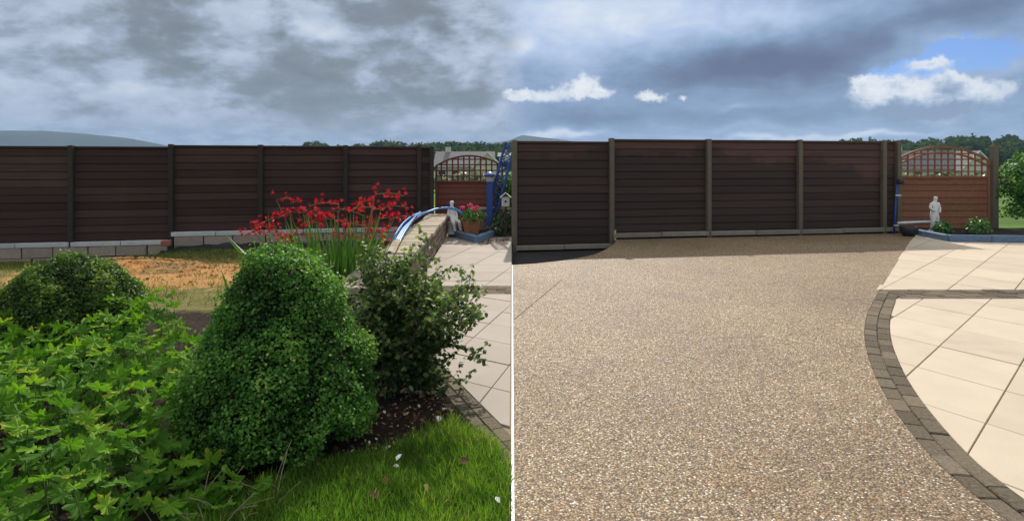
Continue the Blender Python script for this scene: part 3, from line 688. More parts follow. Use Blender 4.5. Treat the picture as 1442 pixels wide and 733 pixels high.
# hedge rows round the houses and the wood on the rise behind: one mass
def crowns(lst, per, size, m, name, label, cat):
    P, Nn, rn, sz = [], [], [], []
    for (x, y, z, rx, rz, tone) in lst:
        n = int(per*rx*rz); d = rng.normal(size=(n, 3)); d /= np.linalg.norm(d, axis=1, keepdims=True); d[:, 1] = -np.abs(d[:, 1])*.9
        lump = np.array([mnoise.fractal(Vector((q[0]*2.4+x, q[1]*2.4, q[2]*2.4+y)), 1, 2, 3) for q in d])
        r = (.80+.32*lump)*np.where(rng.random(n) < .25, .8, 1.0)
        P.append(np.stack([x+d[:, 0]*rx*r, y+d[:, 1]*rx*r, z+d[:, 2]*rz*r], 1)); Nn.append(d+rng.normal(size=d.shape)*.55)
        rn.append(np.clip(.42+tone+lump*.5+d[:, 2]*.22+rng.normal(size=n)*.13, 0, 1)); sz.append(size*(.6+rng.random(n)*.8))
    P = np.concatenate(P); fr = frames(np.concatenate(Nn)); sz = np.concatenate(sz)
    return tag(scatter(name, *QUAD, P, fr, sz, m, None, np.concatenate(rn), 'stuff'), label, cat)
prof = [(-150, 212), (0, 212), (310, 210), (338, 206.5), (362, 209.5), (430, 207), (450, 200.5), (470, 205), (488, 206.5), (505, 203), (560, 200), (590, 202.5), (640, 201), (700, 203), (722, 201), (760, 207), (1150, 206), (1172, 201), (1200, 196.5), (1240, 199), (1290, 196.5), (1343, 193.5), (1460, 193), (1600, 195)]
lst = []
for k, Y in enumerate((250, 225, 200, 178)):
    step = 2.6*F/Y
    px = -160.0
    while px < 1600:
        vt = np.interp(px, [p[0] for p in prof], [p[1] for p in prof])+k*5.0-1.6+rng.normal()*1.0
        t = at(px, vt, Y); rz = 2.6+rng.random()*1.6; rx = 2.4+rng.random()*1.8
        lst.append((t.x, Y+rng.normal()*4, t.z-rz*.95, rx, rz, rng.normal()*.13)); px += step*(.7+rng.random()*.6)
crowns(lst, 34, .62, m_wood, 'woodland', 'dark green far-off woodland on the rise behind the fences', 'woodland')
lst = []
for px0, px1 in ((560, 745), (1200, 1470)):
    px = px0
    while px < px1:
        Y = 84+rng.normal()*3; t = at(px, 247+rng.normal()*2.5, Y); lst.append((t.x, Y, t.z-.9, 1.1+rng.random()*.6, .9+rng.random()*.4, .25+rng.normal()*.1)); px += 7+rng.random()*5
crowns(lst, 160, .26, m_ivy, 'hedge', 'light green hedges in front of the far bungalows', 'hedge')

# ================================================================== CLIPPED BOX BUSHES
def bush(name, label, c, prof_, n, leaf, m, lumps=.075, seed=0, yscale=1.0):
    root = empty(name, c); tag(root, label, 'bush'); zs = np.array([p[0] for p in prof_]); rs = np.array([p[1] for p in prof_])
    zz = np.linspace(zs[0], zs[-1], 400); rr = np.interp(zz, zs, rs); wgt = rr*np.sqrt(1+np.gradient(rr, zz)**2); cdf = np.cumsum(wgt)/wgt.sum()
    z = np.interp(rng.random(n), cdf, zz); th = rng.random(n)*2*np.pi; r = np.interp(z, zs, rs); dr = np.interp(z, zz, np.gradient(rr, zz))
    d = np.stack([np.cos(th), np.sin(th)*yscale, np.zeros(n)], 1); q = np.stack([d[:, 0]*r, d[:, 1]*r, z], 1)
    lp = np.array([mnoise.fractal(Vector((a*5+seed, b*5, cc*5)), 1, 2, 4) for a, b, cc in q])
    dep = np.abs(rng.normal(size=n))*.035; out = (rng.random(n) < .07)*rng.random(n)*.05
    nrm = np.stack([d[:, 0], d[:, 1], -dr], 1); nrm /= np.linalg.norm(nrm, axis=1, keepdims=True)
    q = q+nrm*(lp*lumps-dep+out)[:, None]
    hol = np.array([mnoise.noise(Vector((a*9+seed, b*9, cc*9+3))) for a, b, cc in q]); kp = (hol > -.34) | (rng.random(n) < .35)
    q, nrm, lp, dep, out, n = q[kp], nrm[kp], lp[kp], dep[kp], out[kp], int(kp.sum())
    P = q+np.array(c); fr = frames(nrm*.55+np.array([0, 0, .45])+rng.normal(size=(n, 3))*.62)
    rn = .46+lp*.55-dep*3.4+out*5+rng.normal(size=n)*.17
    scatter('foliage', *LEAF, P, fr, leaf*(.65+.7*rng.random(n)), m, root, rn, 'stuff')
    mbx = MB(); mbx.lathe([(max(.01, rr_-.085), z_*.93) for z_, rr_ in zip(np.linspace(zs[0], zs[-1]-.05, 12), np.interp(np.linspace(zs[0], zs[-1]-.05, 12), zs, rs))], c, 20); mbx.build('shaded_core', m_core, root, True)  # solid filler core, painted dark for the shade between leaves
    mbx = MB(); mbx.tube([(c[0], c[1], -.05), (c[0]+.02, c[1], .12), (c[0], c[1]+.01, .4)], [.03, .026, .015], 7); mbx.build('stem', m_twig, root)
    return root
BC = (-1.255, 3.28, 0)
bush('box_bush', 'large dense green box bush clipped to a rounded cone beside the lawn', BC,
     [(.03, .36), (.08, .455), (.17, .505), (.24, .51), (.34, .485), (.45, .435), (.58, .385), (.70, .335), (.84, .285), (.94, .235), (1.01, .16), (1.045, .06), (1.05, .01)], 52000, .0165, m_box)
bush('box_bush', 'rounded yellow-green box bush at the left edge below the sandy soil', (-3.42, 4.7, 0),
     [(.02, .3), (.12, .44), (.3, .50), (.46, .47), (.58, .40), (.68, .30), (.75, .18), (.785, .08), (.79, .01)], 34000, .020, m_box2, .06, 5)

# ================================================================== PALMATE FOLIAGE PLANT (front left)
def palmate():
    V = [(0, .02, 0)]; lob = 7
    for i in range(lob):
        a = (-142, -100, -52, 0, 52, 100, 142)[i]; Ln = (.62, .84, .98, 1.04, .98, .84, .62)[i]; wd = (.7, .9, 1, 1, 1, .9, .7)[i]
        for da, rr in ((-25, .50 if i else .28), (-20, .72), (-13, .86), (-11, .80), (-7, .97), (0, 1.05), (7, .97), (11, .80), (13, .86), (20, .72)):
            t = R(a+da*wd); q = rr*Ln; V.append((math.sin(t)*q*.5, math.cos(t)*q*.5, .10*q*q-.09*abs(da)/25*q+(.03 if i % 2 else -.03)*q))
    V.append((math.sin(R(154))*.11, math.cos(R(154))*.11, 0)); n = len(V)
    return V, [(0, i+1, i) for i in range(1, n-1)]
PV, PF = palmate()
pms = []
for k in range(4):
    me = bpy.data.meshes.new('leaf'); rr_ = random.Random(k)
    me.from_pydata([(x*(1+rr_.uniform(-.09, .09)), y*(1+rr_.uniform(-.09, .09)), z+x*x*rr_.uniform(-.5, .2)+y*y*rr_.uniform(-.55, .1)) for x, y, z in PV], [], PF); me.materials.append(m_ger)
    a = me.attributes.new('rnd', 'FLOAT', 'POINT'); a.data.foreach_set('value', np.full(len(PV), (.35, .5, .62, .45)[k], np.float32)); pms.append(me)
ger = empty('geranium_clump', (-2.1, 3.0, 0)); tag(ger, 'sprawling clump of bright green palmate leaves in the lower left corner', 'plant')
reg = [(-4.2, 1.4), (-4.2, 4.3), (-3.6, 4.35), (-2.95, 4.75), (-2.62, 4.7), (-2.25, 4.1), (-1.78, 3.55), (-1.70, 3.1), (-1.58, 2.78), (-1.16, 2.70), (-1.05, 2.62), (-1.08, 2.50), (-1.30, 2.40), (-1.42, 2.2), (-1.45, 1.4)]
def canopy(x, y):
    z = .36+.10*mnoise.noise(Vector((x*2.1, y*2.1, 1)))+.08*mnoise.noise(Vector((x*5, y*5, 4)))
    z -= .22*float(sstep(x, -1.75, -1.2)); z += .10*float(sstep(y, 3.9, 4.6))*float(sstep(x, -3.2, -2.7)); return max(.08, z)
def ok_(x, y): return inpoly(np.array([x]), np.array([y]), reg)[0] and (x-BC[0])**2+(y-BC[1])**2 > .46**2 and (x+3.42)**2+(y-4.7)**2 > .40**2
def seen(x, y):                                    # leaves the photograph shows
    z = canopy(x, y); return -20 < CX+F*x/y < 440 and VH+F*(H-z)/y < 780
cells = {}; top = []; low_ = []
for _ in range(40000):                             # upper leaves spaced out so that each one shows
    x, y = rng.uniform(-4.2, -.9), rng.uniform(1.7, 4.8); d_ = .088
    if len(top) >= 300: break
    if not (ok_(x, y) and seen(x, y)): continue
    if any((x-q[0])**2+(y-q[1])**2 < d_*d_ for q in top): continue
    top.append((x, y))
while len(low_) < 2100:
    x, y = rng.uniform(-4.2, -.9), rng.uniform(1.4, 4.8)
    if ok_(x, y): low_.append((x, y))
pts = np.array(top+low_); front = range(len(top)); rest = list(range(len(top), len(pts)))
stems = MB()
for i in front:
    x, y = pts[i]; z = canopy(x, y)+rng.uniform(-.02, .05); s = rng.uniform(.085, .15)*(.8 if y < 2.4 else 1.05)
    o = bpy.data.objects.new('leaf', pms[rng.integers(4)]); o.location = (x, y, z)
    o.rotation_euler = (rng.normal()*.34+.38, rng.normal()*.36, rng.uniform(0, 2*math.pi) if rng.random() < .35 else math.pi+rng.normal()*1.0); o.scale = (s, s, s); COL.objects.link(o); child(o, ger)
    if rng.random() < .6: stems.tube([(x+rng.normal()*.06, y+.08+rng.normal()*.05, 0), (x+rng.normal()*.02, y+.04, z*.6), (x, y, z)], .0024, 4, False)
stems.build('stems', m_stemg, ger)['kind'] = 'stuff'
pr_ = pts[rest]; zr = np.array([canopy(*p) for p in pr_])*(.92-.6*rng.random(len(pr_))); nr = np.stack([rng.normal(size=len(pr_))*.5, rng.normal(size=len(pr_))*.45-.4, np.ones(len(pr_))], 1)
scatter('foliage', PV, PF, np.column_stack([pr_, zr]), frames(nr), rng.uniform(.08, .13, len(pr_)), m_ger, ger, rng.random(len(pr_))*.55-.1, 'stuff')
mb = MB()
for i in range(40):                                # dry stalks at the clump's right-hand end
    x, y = rng.uniform(-1.45, -1.0), rng.uniform(2.35, 2.7); a = rng.uniform(0, 6.28); l = rng.uniform(.06, .22); e_ = rng.uniform(.0, .9)
    p0 = Vector((x, y, .02+rng.random()*.06)); dd = Vector((math.cos(a)*math.cos(e_), math.sin(a)*math.cos(e_), math.sin(e_)))
    mb.tube([p0, p0+dd*l*.5+Vector((0, 0, .012)), p0+dd*l], .0016, 4, False)
mb.build('dry_stalks', m_drygrass, ger)

# ================================================================== OPEN SHRUB by the edging
sh = empty('leafy_shrub', (-.80, 4.02, 0)); tag(sh, 'open straggly shrub with small grey-green leaves between box bush and terrace', 'shrub')
br = MB(); LP, LN, LS, LR = [], [], [], []
def grow(p, d, l, rad, lvl):
    pts_ = [p]; q = p.copy(); dd = d.normalized(); n = 5
    for i in range(n):
        dd = (dd+Vector(rng.normal(size=3))*.16+Vector((0, 0, .05 if lvl else .02))).normalized(); q = q+dd*l/n; pts_.append(q.copy())
    br.tube(pts_, [rad*(1-.75*i/n) for i in range(n+1)], 5 if lvl == 0 else 3, False)
    if lvl >= 1:
        k = int(l/.0130)
        for i in range(k):
            t = i/k*n; a = pts_[int(t)].lerp(pts_[min(int(t)+1, n)], t % 1); sd_ = Vector(rng.normal(size=3)).normalized()
            if t/n < .15: continue
            LP.append(a+sd_*.006); LN.append((sd_*.7+Vector((0, -.15, .8)))); LS.append(rng.uniform(.026, .044)); LR.append(.42+rng.normal()*.2+(.3 if lvl == 2 and t/n > .75 else 0)+(a.z-.5)*.25)
    if lvl < 2:
        for j in range(9 if lvl == 0 else 5):
            t = rng.uniform(.22, 1)*n; a = pts_[min(int(t), n)]
            nd = (dd*.55+Vector(rng.normal(size=3))*.62+Vector((.06, 0, .12))).normalized(); grow(a, nd, l*rng.uniform(.30, .52), rad*.42, lvl+1)
tips = [(520, 395), (505, 430), (560, 362), (600, 380), (640, 392), (650, 430), (655, 465), (610, 430), (575, 420), (630, 500), (545, 430), (600, 520), (560, 505), (625, 545), (540, 480), (590, 470), (508, 385), (525, 372), (535, 400), (498, 410), (515, 440), (548, 385), (580, 395), (620, 410)]
for (px, v_) in tips:
    b0 = Vector((-.78+rng.normal()*.04, 4.02+rng.normal()*.05, .0)); t = at(px, v_, 3.95+rng.normal()*.16); d = t-b0
    grow(b0, d+Vector((0, 0, .12)), d.length*1.02, .010, 0)
LN_ = np.array([list(q) for q in LN]); scatter('foliage', *LEAF, np.array([list(q) for q in LP]), frames(LN_), np.array(LS), m_shrub, sh, np.array(LR), 'stuff')
br.build('branches', m_twig, sh)

# ================================================================== CROCOSMIA with red flowers
cr0 = empty('crocosmia', (-1.78, 6.1, -.02)); tag(cr0, 'crocosmia with strap leaves and arching sprays of red flowers beside the coping wall', 'flower')
n = 290; bx = np.clip(rng.normal(size=n)*.22-1.76, -2.4, -1.58); by = rng.normal(size=n)*.17+6.05
left_ = rng.random(n) < .25; bx = np.where(left_, bx-.45, bx)
lean = np.stack([np.where(left_, (bx+2.17)*.6, (bx+1.72)*1.0)+rng.normal(size=n)*.16+.05, rng.normal(size=n)*.2-.05, np.ones(n)], 1); lean /= np.linalg.norm(lean, axis=1, keepdims=True)
nm = np.cross(lean, rng.normal(size=(n, 3))); fr = frames(nm, lean); lean[:, 0] = np.clip(lean[:, 0], -.3, .38); ln = rng.uniform(.6, 1.12, n)*np.where(left_, .75, 1)
bms = []
for k in range(5):
    me = bpy.data.meshes.new('strap_leaf'); me.from_pydata(BLADE[0], [], BLADE[1]); me.materials.append(m_blade)
    at_ = me.attributes.new('rnd', 'FLOAT', 'POINT'); at_.data.foreach_set('value', np.full(len(BLADE[0]), .25+.15*k, np.float32)); bms.append(me)
for i in range(n):
    o = bpy.data.objects.new('strap_leaf', bms[i % 5]); COL.objects.link(o)
    mt = Matrix(fr[i].tolist()).to_4x4() @ Matrix.Diagonal((rng.uniform(.022, .042), ln[i], ln[i]*.6*rng.uniform(.2, 1), 1)); mt.translation = (bx[i], by[i], -.03)
    o.matrix_world = mt; child(o, cr0)
FL = []                                            # one six-petalled floret
def floret():
    V, Fc = [(0, 0, 0)], []
    for k in range(6):
        a = 2*math.pi*k/6; c, s = math.cos(a), math.sin(a); i = len(V)
        V += [(c*.12-s*.10, .45, s*.12+c*.10), (c*.12+s*.10, .45, s*.12-c*.10), (c*.52, .85, s*.52)]
        Fc += [(0, i, i+1), (i, i+2, i+1)]
    return V, Fc
FV, FF = floret()
sprays = [(372, 324, 40), (388, 306, 44), (406, 284, 34), (412, 302, 40), (392, 332, 40), (440, 322, 34), (447, 306, 34), (458, 292, 38), (470, 314, 44), (492, 298, 46), (505, 318, 46), (520, 300, 44),
          (512, 284, 30), (547, 279, 40), (556, 298, 40), (566, 312, 40), (536, 312, 40), (488, 336, 40), (528, 334, 36), (545, 330, 32), (425, 334, 34), (357, 330, 28), (402, 344, 28)]
for (px, v_, w) in sprays:
    Y = 6.0+rng.normal()*.14; tip = at(px, v_, Y); sx = -1 if rng.random() < .45 else 1; wm = w/F*Y
    b0 = Vector((-1.72+(tip.x+1.72)*.45, 6.05+rng.normal()*.08, 0)); bend = Vector((tip.x-sx*wm*.5, Y, tip.z+.02+rng.random()*.03)); end = Vector((tip.x+sx*wm*.5, Y+rng.normal()*.04, tip.z-.01+rng.normal()*.03))
    mbx = MB(); path = []
    for i in range(9):
        t = i/8; path.append((b0*(1-t)**2+(b0.lerp(bend, .55)+Vector((0, 0, .12)))*2*t*(1-t)+bend*t*t))
    path += [bend.lerp(end, t)+Vector((0, 0, .025*math.sin(t*math.pi))) for t in (.25, .5, .75, 1)]
    mbx.tube(path, [.006]*8+[.004]*5, 4, False); st_ = mbx.build('flower_stem', m_stemr, cr0)
    k = int(6+w*.15); P, Nn, Sp = [], [], []
    for i in range(k):
        t = i/(k-1); p_ = bend.lerp(end, t)+Vector((0, 0, .025*math.sin(t*math.pi))); up_ = Vector((sx*.5+rng.normal()*.4, -.5+rng.normal()*.5, .55+rng.normal()*.4))
        for jj in range(1 if rng.random() < .55 else 2):
            P.append(list(p_+Vector((rng.normal()*.02, rng.normal()*.02, rng.normal()*.022)))); Sp.append(list(up_+Vector(rng.normal(size=3))*.4)); Nn.append(list(rng.normal(size=3)))
    sc = rng.uniform(.038, .062, len(P))
    o = scatter('flower_spray', FV, FF, np.array(P), frames(np.array(Nn), np.array(Sp)), sc, m_red, None, None, 'stuff'); child(o, cr0)

# ================================================================== LAWN, WORN GRASS, LITTER
def grass(name, label, n, region, lo, hi, hmin, hmax, wdt, m, dens=None, zoff=0.0):
    x = rng.uniform(lo[0], hi[0], n); y = rng.uniform(lo[1], hi[1], n); k = inpoly(x, y, region); x, y = x[k], y[k]
    cl_ = fbm(np.stack([x, y, x*0], 1), 3.5)
    if dens is not None: k = rng.random(len(x)) < dens(x, y, cl_); x, y, cl_ = x[k], y[k], cl_[k]
    n = len(x); le = np.stack([rng.normal(size=n)*.42+cl_*.5, rng.normal(size=n)*.42-.1, np.ones(n)], 1); le /= np.linalg.norm(le, axis=1, keepdims=True)
    nm_ = np.cross(le, rng.normal(size=(n, 3))); fr_ = frames(nm_, le); l = rng.uniform(hmin, hmax, n)*(1+.5*cl_)
    z = terr(x, y)+.005+zoff
    return tag(scatter(name, *BLADE, np.stack([x, y, z], 1), fr_, np.stack([rng.uniform(.6, 1.3, n)*wdt, l, l*rng.uniform(.2, 1.1, n)], 1), m, None, .38+cl_*.45+rng.normal(size=n)*.2+.16*sstep(x, -.7, -.15)*(y < 3.6), 'stuff'), label, 'grass')
grass('lawn_grass', 'short green lawn grass in front of the box bush', 62000, lawn, (-2.0, 1.5), (0, 3.5), .035, .085, .0038, m_grass, None, .025)
back = [(-9.5, 7.2), (-9.5, 11.3), (-6.9, 11.75), (-1.9, 12.7), (-1.8, 6.3), (-4.6, 6.3)]
sdn = lambda x, y, c: np.clip(.26+c*1.1+.75*sstep(y, 10.2, 11.2)-.55*np.exp(-(((x-sx_+.2)/1.5)**2+((y-sy_)/1.1)**2)), 0, 1)
grass('worn_grass', 'patchy worn grass on the bare plot below the dark fence', 60000, back, (-9.5, 6.2), (-1.7, 12.7), .03, .08, .007, m_grassd, sdn)
# sandy spoil heap
n = 46; V = []; hx, hy = g(165, 380, -.1).x, g(165, 380, -.1).y+.25
for j in range(n):
    for i in range(n):
        a, b = (i/(n-1)-.5)*2, (j/(n-1)-.5)*2; rr = math.hypot(a, b); x, y = hx+a*1.5, hy+b*1.0
        V.append((x, y, tz(x, y)-.06+.17*max(0, 1-rr)**.8*(1+.5*mnoise.noise(Vector((x*2, y*2, 0))))+.045*mnoise.fractal(Vector((x*4, y*4, 2)), 1, 2, 4)+.03*(rr < .9)))
tag(mesh('sand_heap', V, [(j*n+i, j*n+i+1, (j+1)*n+i+1, (j+1)*n+i) for j in range(n-1) for i in range(n-1)], m_sand, smooth_=True), 'low heap of orange sandy soil in front of the dark fence', 'sand heap')
# leaf litter and chippings on the soil
n = 1300; soilr = [(-1.15, 4.9), (-.85, 4.6), (-.12, 3.2), (-.2, 2.95), (-.6, 3.1), (-.95, 2.95), (-.9, 3.5), (-1.1, 4.2)]
x = rng.uniform(-1.2, -.05, n); y = rng.uniform(2.9, 4.9, n); k = inpoly(x, y, soilr); x, y = x[k], y[k]; n = len(x)
tag(scatter('leaf_litter', *LEAF, np.stack([x, y, np.full(n, .012)], 1), frames(np.stack([rng.normal(size=n)*.4, rng.normal(size=n)*.4, np.ones(n)], 1)), rng.uniform(.008, .030, n), m_dead, None, rng.random(n)**1.2, 'stuff'), 'dead leaves and pale chips on the dark soil under the open shrub', 'leaf litter')
def flat_leaf(px, v_, size, m, label, cat, rn, name='fallen_leaf', z=.075):
    p = g(px, v_, z); o = scatter(name, *LEAF, np.zeros((1, 3)), frames(np.array([[rng.normal()*.3, -.35, 1.0]])), size, m, None, np.array([rn])); o.location = p; return tag(o, label, cat)
flat_leaf(645, 650, .062, m_dead, 'dark brown fallen leaf on the lawn near the paver edging', 'leaf', .02)
flat_leaf(521, 692, .06, m_dead, 'curled brown leaf on the lawn, nearest the camera', 'leaf', .12)
flat_leaf(545, 670, .045, m_dead, 'rosy brown round leaf on the lawn left of the white petals', 'leaf', .45)
flat_leaf(600, 680, .035, m_dead, 'small tan leaf on the lawn between the brown leaves', 'leaf', .6)
flat_leaf(558, 648, .042, m_white, 'larger white petal on the lawn below the box bush', 'petal', 1, 'petal')
flat_leaf(562, 656, .028, m_white, 'small white petal just below the larger one on the lawn', 'petal', 1, 'petal')
flat_leaf(617, 593, .05, m_white, 'white paper scrap on the dark soil by the pavers', 'scrap', 1, 'paper_scrap', .03)
flat_leaf(698, 698, .034, m_white, 'white petal at the right edge of the lawn', 'petal', 1, 'petal')
flat_leaf(542, 633, .036, m_white, 'white petal where the lawn meets the dark soil', 'petal', 1, 'petal', .05)

# ================================================================== THINGS BY THE GATES
# blue water pipes slung over the wall end
pp = empty('blue_pipe', at(600, 296, 11)); tag(pp, 'bundle of bright blue water pipes slung over the end of the stone wall', 'pipe')
for k, (off, r_) in enumerate(((0, .018), (.10, .016), (-.10, .015), (.2, .012))):
    e = off*.35; P = [(-1.60+e, 7.7, .18), (-1.60+e, 8.2, .40+abs(e)*.5), (-1.63+e*1.3, 9.2, .535+abs(e)), (-1.68+e, 10.6, .545+abs(e)*1.5), (-1.62+e*.6, 11.7, .57), (-1.45, 12.1+e, .60), (-1.20, 12.3+e, .585), (-1.04+e, 12.4, .46), (-1.0+e, 12.44, .26)]
    P = [Vector(q) for q in catmull(P, 5)]
    if k > 1: P = P[:22-k*2]
    mbx = MB(); mbx.tube(P, r_, 8); mbx.build('pipe', m_pipe, pp, True)
# blue painted kerbs of the two planting corners
def kerb(pts_, label, h=.13, w=.11):
    root = empty('planter_kerb', pts_[0]); tag(root, label, 'kerb')
    for a, b in zip(pts_[:-1], pts_[1:]):
        a, b = Vector(a), Vector(b); d = b-a; L = d.length; k = max(1, round(L/.75))
        for i in range(k):
            c = a+d*((i+.5)/k); mbx = MB(); mbx.box((c.x, c.y, h/2-.01), (L/k-.006, w, h+.02), math.atan2(d.y, d.x), .012); mbx.build('kerb_stone', m_kerb, root)
    return root
kl = [(-1.30, 12.62, 0), (-.66, 11.42, 0), (-.36, 12.55, 0)]
kerb(kl, 'blue painted kerb around the planting corner with the terracotta pot')
mb = MB(); mb.prism([(-1.30, 12.66), (-.66, 11.52), (-.40, 12.55), (-.3, 13.2), (-1.4, 13.2)], -.03, .07); tag(mb.build('planter_soil', m_soil), kind='structure')
kr = [(8.50, 12.95, 0), (8.40, 11.62, 0), (10.6, 11.35, 0)]
kerb(kr, 'blue painted kerb around the planting corner beside the driveway fence')
mb = MB(); mb.prism([(8.54, 13.3), (8.47, 11.7), (10.6, 11.42), (11.5, 11.4), (11.5, 13.3)], -.03, .08); tag(mb.build('planter_soil', m_soil), kind='structure')
# terracotta pot with pink flowers
pt = empty('terracotta_pot', (-.80, 12.05, .07)); tag(pt, 'square tapered terracotta pot planted beside the white statue', 'pot')
mb = MB(); c = (-.80, 12.05, .07); mb.lathe([(.17, 0), (.25, .30), (.275, .30), (.285, .345), (.235, .345), (.21, .28)], c, 4); mb.build('pot_body', m_terra, pt)
mb = MB(); mb.lathe([(.2, .28), (.2, .31), (.01, .315)], c, 4); mb.build('potting_soil', m_soil, pt)
def tuft(root, c, rx, rz, n, size, m, name='foliage', rn0=.4):
    d = rng.normal(size=(n, 3)); d /= np.linalg.norm(d, axis=1, keepdims=True); d[:, 2] = np.abs(d[:, 2])*1.0-.15; r = rng.uniform(.55, 1.05, n)
    P = np.array(c)+d*np.array([rx, rx, rz])*r[:, None]
    o = scatter(name, *LEAF, P, frames(d+rng.normal(size=d.shape)*.5+np.array([0, -.2, .3])), size*rng.uniform(.7, 1.3, n), m, root, rn0+rng.normal(size=n)*.25+d[:, 2]*.2, 'stuff'); return o
fp = empty('pink_geranium', (-.80, 12.05, .36)); tag(fp, 'pink flowering bedding plant growing in the terracotta pot', 'flower')
tuft(fp, (-.78, 12.03, .40), .28, .24, 420, .055, m_blade, rn0=.5)
for (px, v_, r_) in ((651, 293, .045), (662, 290, .055), (668, 297, .045), (672, 292, .04), (664, 304, .042)):
    q = at(px, v_, 11.95); tuft(fp, tuple(q), r_, r_, 60, .036, m_pink, 'flower_head', .5)
# statues
def statue(base_, h, label, seated=False, rz=0):
    root = empty('garden_statue', base_); tag(root, label, 'statue'); s = h
    if not seated:
        J = [((0, 0, .50), .085, None), ((0, 0, .62), .075, 0), ((.01, 0, .74), .095, 1), ((.01, 0, .82), .045, 2), ((.015, -.01, .875), .042, 3), ((.02, -.015, .93), .060, 4), ((.02, -.01, .975), .045, 5),
             ((-.10, 0, .765), .042, 2), ((-.15, -.02, .65), .036, 7), ((-.08, -.09, .58), .030, 8), ((-.03, -.11, .63), .026, 9), ((.12, 0, .77), .042, 2), ((.145, -.02, .64), .036, 11), ((.11, -.06, .52), .028, 12),
             ((-.05, -.01, .40), .075, 0), ((-.07, -.05, .24), .062, 14), ((-.06, 0, .06), .055, 15), ((.05, 0, .40), .078, 0), ((.06, 0, .22), .072, 17), ((.055, 0, .05), .07, 18), ((0, .03, .22), .08, 0), ((0, .03, .05), .09, 20)]
    else:
        J = [((0, 0, .36), .10, None), ((-.02, 0, .50), .085, 0), ((-.03, 0, .66), .09, 1), ((-.03, -.01, .76), .045, 2), ((-.03, -.02, .82), .045, 3), ((-.03, -.025, .89), .072, 4), ((-.03, -.02, .95), .05, 5),
             ((-.12, 0, .68), .042, 2), ((-.15, -.05, .54), .036, 7), ((-.08, -.12, .46), .03, 8), ((.07, 0, .68), .042, 2), ((.11, -.04, .54), .036, 10), ((.10, -.12, .43), .03, 11),
             ((.09, -.12, .36), .07, 0), ((.15, -.20, .33), .055, 13), ((.16, -.20, .16), .045, 14), ((.19, -.24, .06), .035, 15), ((-.06, -.14, .36), .07, 0), ((-.04, -.22, .30), .055, 17), ((-.02, -.21, .14), .045, 18), ((0, -.26, .06), .035, 19)]
    me = bpy.data.meshes.new('figure'); me.from_pydata([(x*s, y*s, z*s) for (x, y, z), r, p in J], [(p, i) for i, (c_, r, p) in enumerate(J) if p is not None], []); me.materials.append(m_white)
    o = bpy.data.objects.new('figure', me); COL.objects.link(o); o.parent = root; sk = o.modifiers.new('skin', 'SKIN'); sk.use_smooth_shade = True
    for i, (c_, r, p) in enumerate(J): me.skin_vertices[0].data[i].radius = (r*s, r*s); me.skin_vertices[0].data[i].use_root = (i == 0)
    ss = o.modifiers.new('sub', 'SUBSURF'); ss.levels = 2; ss.render_levels = 2
    mbx = MB(); mbx.lathe([(.17*s, 0), (.17*s, .03*s), (.14*s, .05*s), (.14*s, .065*s)], (0, 0, -.02*s), 14); b_ = mbx.build('plinth', m_white); b_.parent = root
    if seated:
        mbx = MB(); mbx.lathe([(.13*s, 0), (.12*s, .15*s), (.14*s, .30*s)], (0, .05*s, .02*s), 12); b_ = mbx.build('stool', m_white); b_.parent = root
    root.rotation_euler = (0, 0, rz); return root
q = at(636, 320, 12.35); statue((q.x+.02, q.y, .08), .70, 'white seated garden statue behind the end of the stone wall', True, .4)
q = at(1316, 320, 12.45); statue((q.x, q.y, .10), .74, 'white standing draped statue in the bed by the driveway', False, .1)
# dark pot, blue stand pipe and white rail at the foot of the driveway fence
pt2 = empty('round_pot', (8.22, 12.50, 0)); tag(pt2, 'low black round pot beside the kerb by the driveway fence', 'pot')
mb = MB(); mb.lathe([(.10, 0), (.16, .07), (.175, .17), (.15, .20), (.13, .19), (.12, .15)], (8.22, 12.50, 0), 18); mb.build('pot_body', m_black, pt2, True)
sp = empty('stand_pipe', (8.16, 12.86, 0)); tag(sp, 'slim blue pole with clamps at the end of the driveway fence', 'pole')
mb = MB(); mb.tube([(8.14, 12.86, 0), (8.17, 12.87, .5), (8.22, 12.88, 1.12)], [.022, .018, .014], 8); mb.build('pole', m_blue, sp, True)
for z, w in ((.18, .1), (.82, .12)):
    mb = MB(); mb.box((8.16+z*.06, 12.83, z), (w, .05, .035), .1, .006); mb.build('clamp', m_metal, sp)
mb = MB(); mb.lathe([(.02, 0), (.07, .02), (.075, .08), (.03, .12)], (8.27, 12.86, 1.05), 10); mb.build('hose_reel', m_black, sp, True)
mb = MB(); mb.tube([at(1264, 314, 12.92), at(1312, 312, 13.2)], .028, 8); tag(mb.build('white_rail', m_white, None, True), 'white rail along the foot of the orange-brown gate', 'rail')
# blue leaning lattice frame, post with lamp
ba = empty('garden_arch', (-.44, 12.9, 0)); tag(ba, 'blue lattice arch leaning over the ivy at the end of the left terrace', 'arch')
a0, a1 = at(686, 300, 12.9), at(712, 200, 12.9); off = Vector((.21, .0, .0))
for o_ in (Vector(), off):
    mb = MB(); mb.tube([a0+o_, a0.lerp(a1, .5)+o_, a1+o_], .028, 6); mb.build('rail', m_blue, ba)
for i in range(9):
    t = i/9; mb = MB(); mb.tube([a0.lerp(a1, t), a0.lerp(a1, t+.11)+off], .015, 5); mb.build('lattice_bar', m_blue, ba)
    mb = MB(); mb.tube([a0.lerp(a1, t)+off, a0.lerp(a1, t+.11)], .015, 5); mb.build('lattice_bar', m_blue, ba)
bp = empty('lamp_post', (-.46, 12.78, 0)); tag(bp, 'short blue post with a capped lamp beside the blue lattice arch', 'lamp post')
mb = MB(); mb.box((-.47, 12.78, .55), (.13, .13, 1.1), 0, .012); mb.build('post', m_blue, bp)
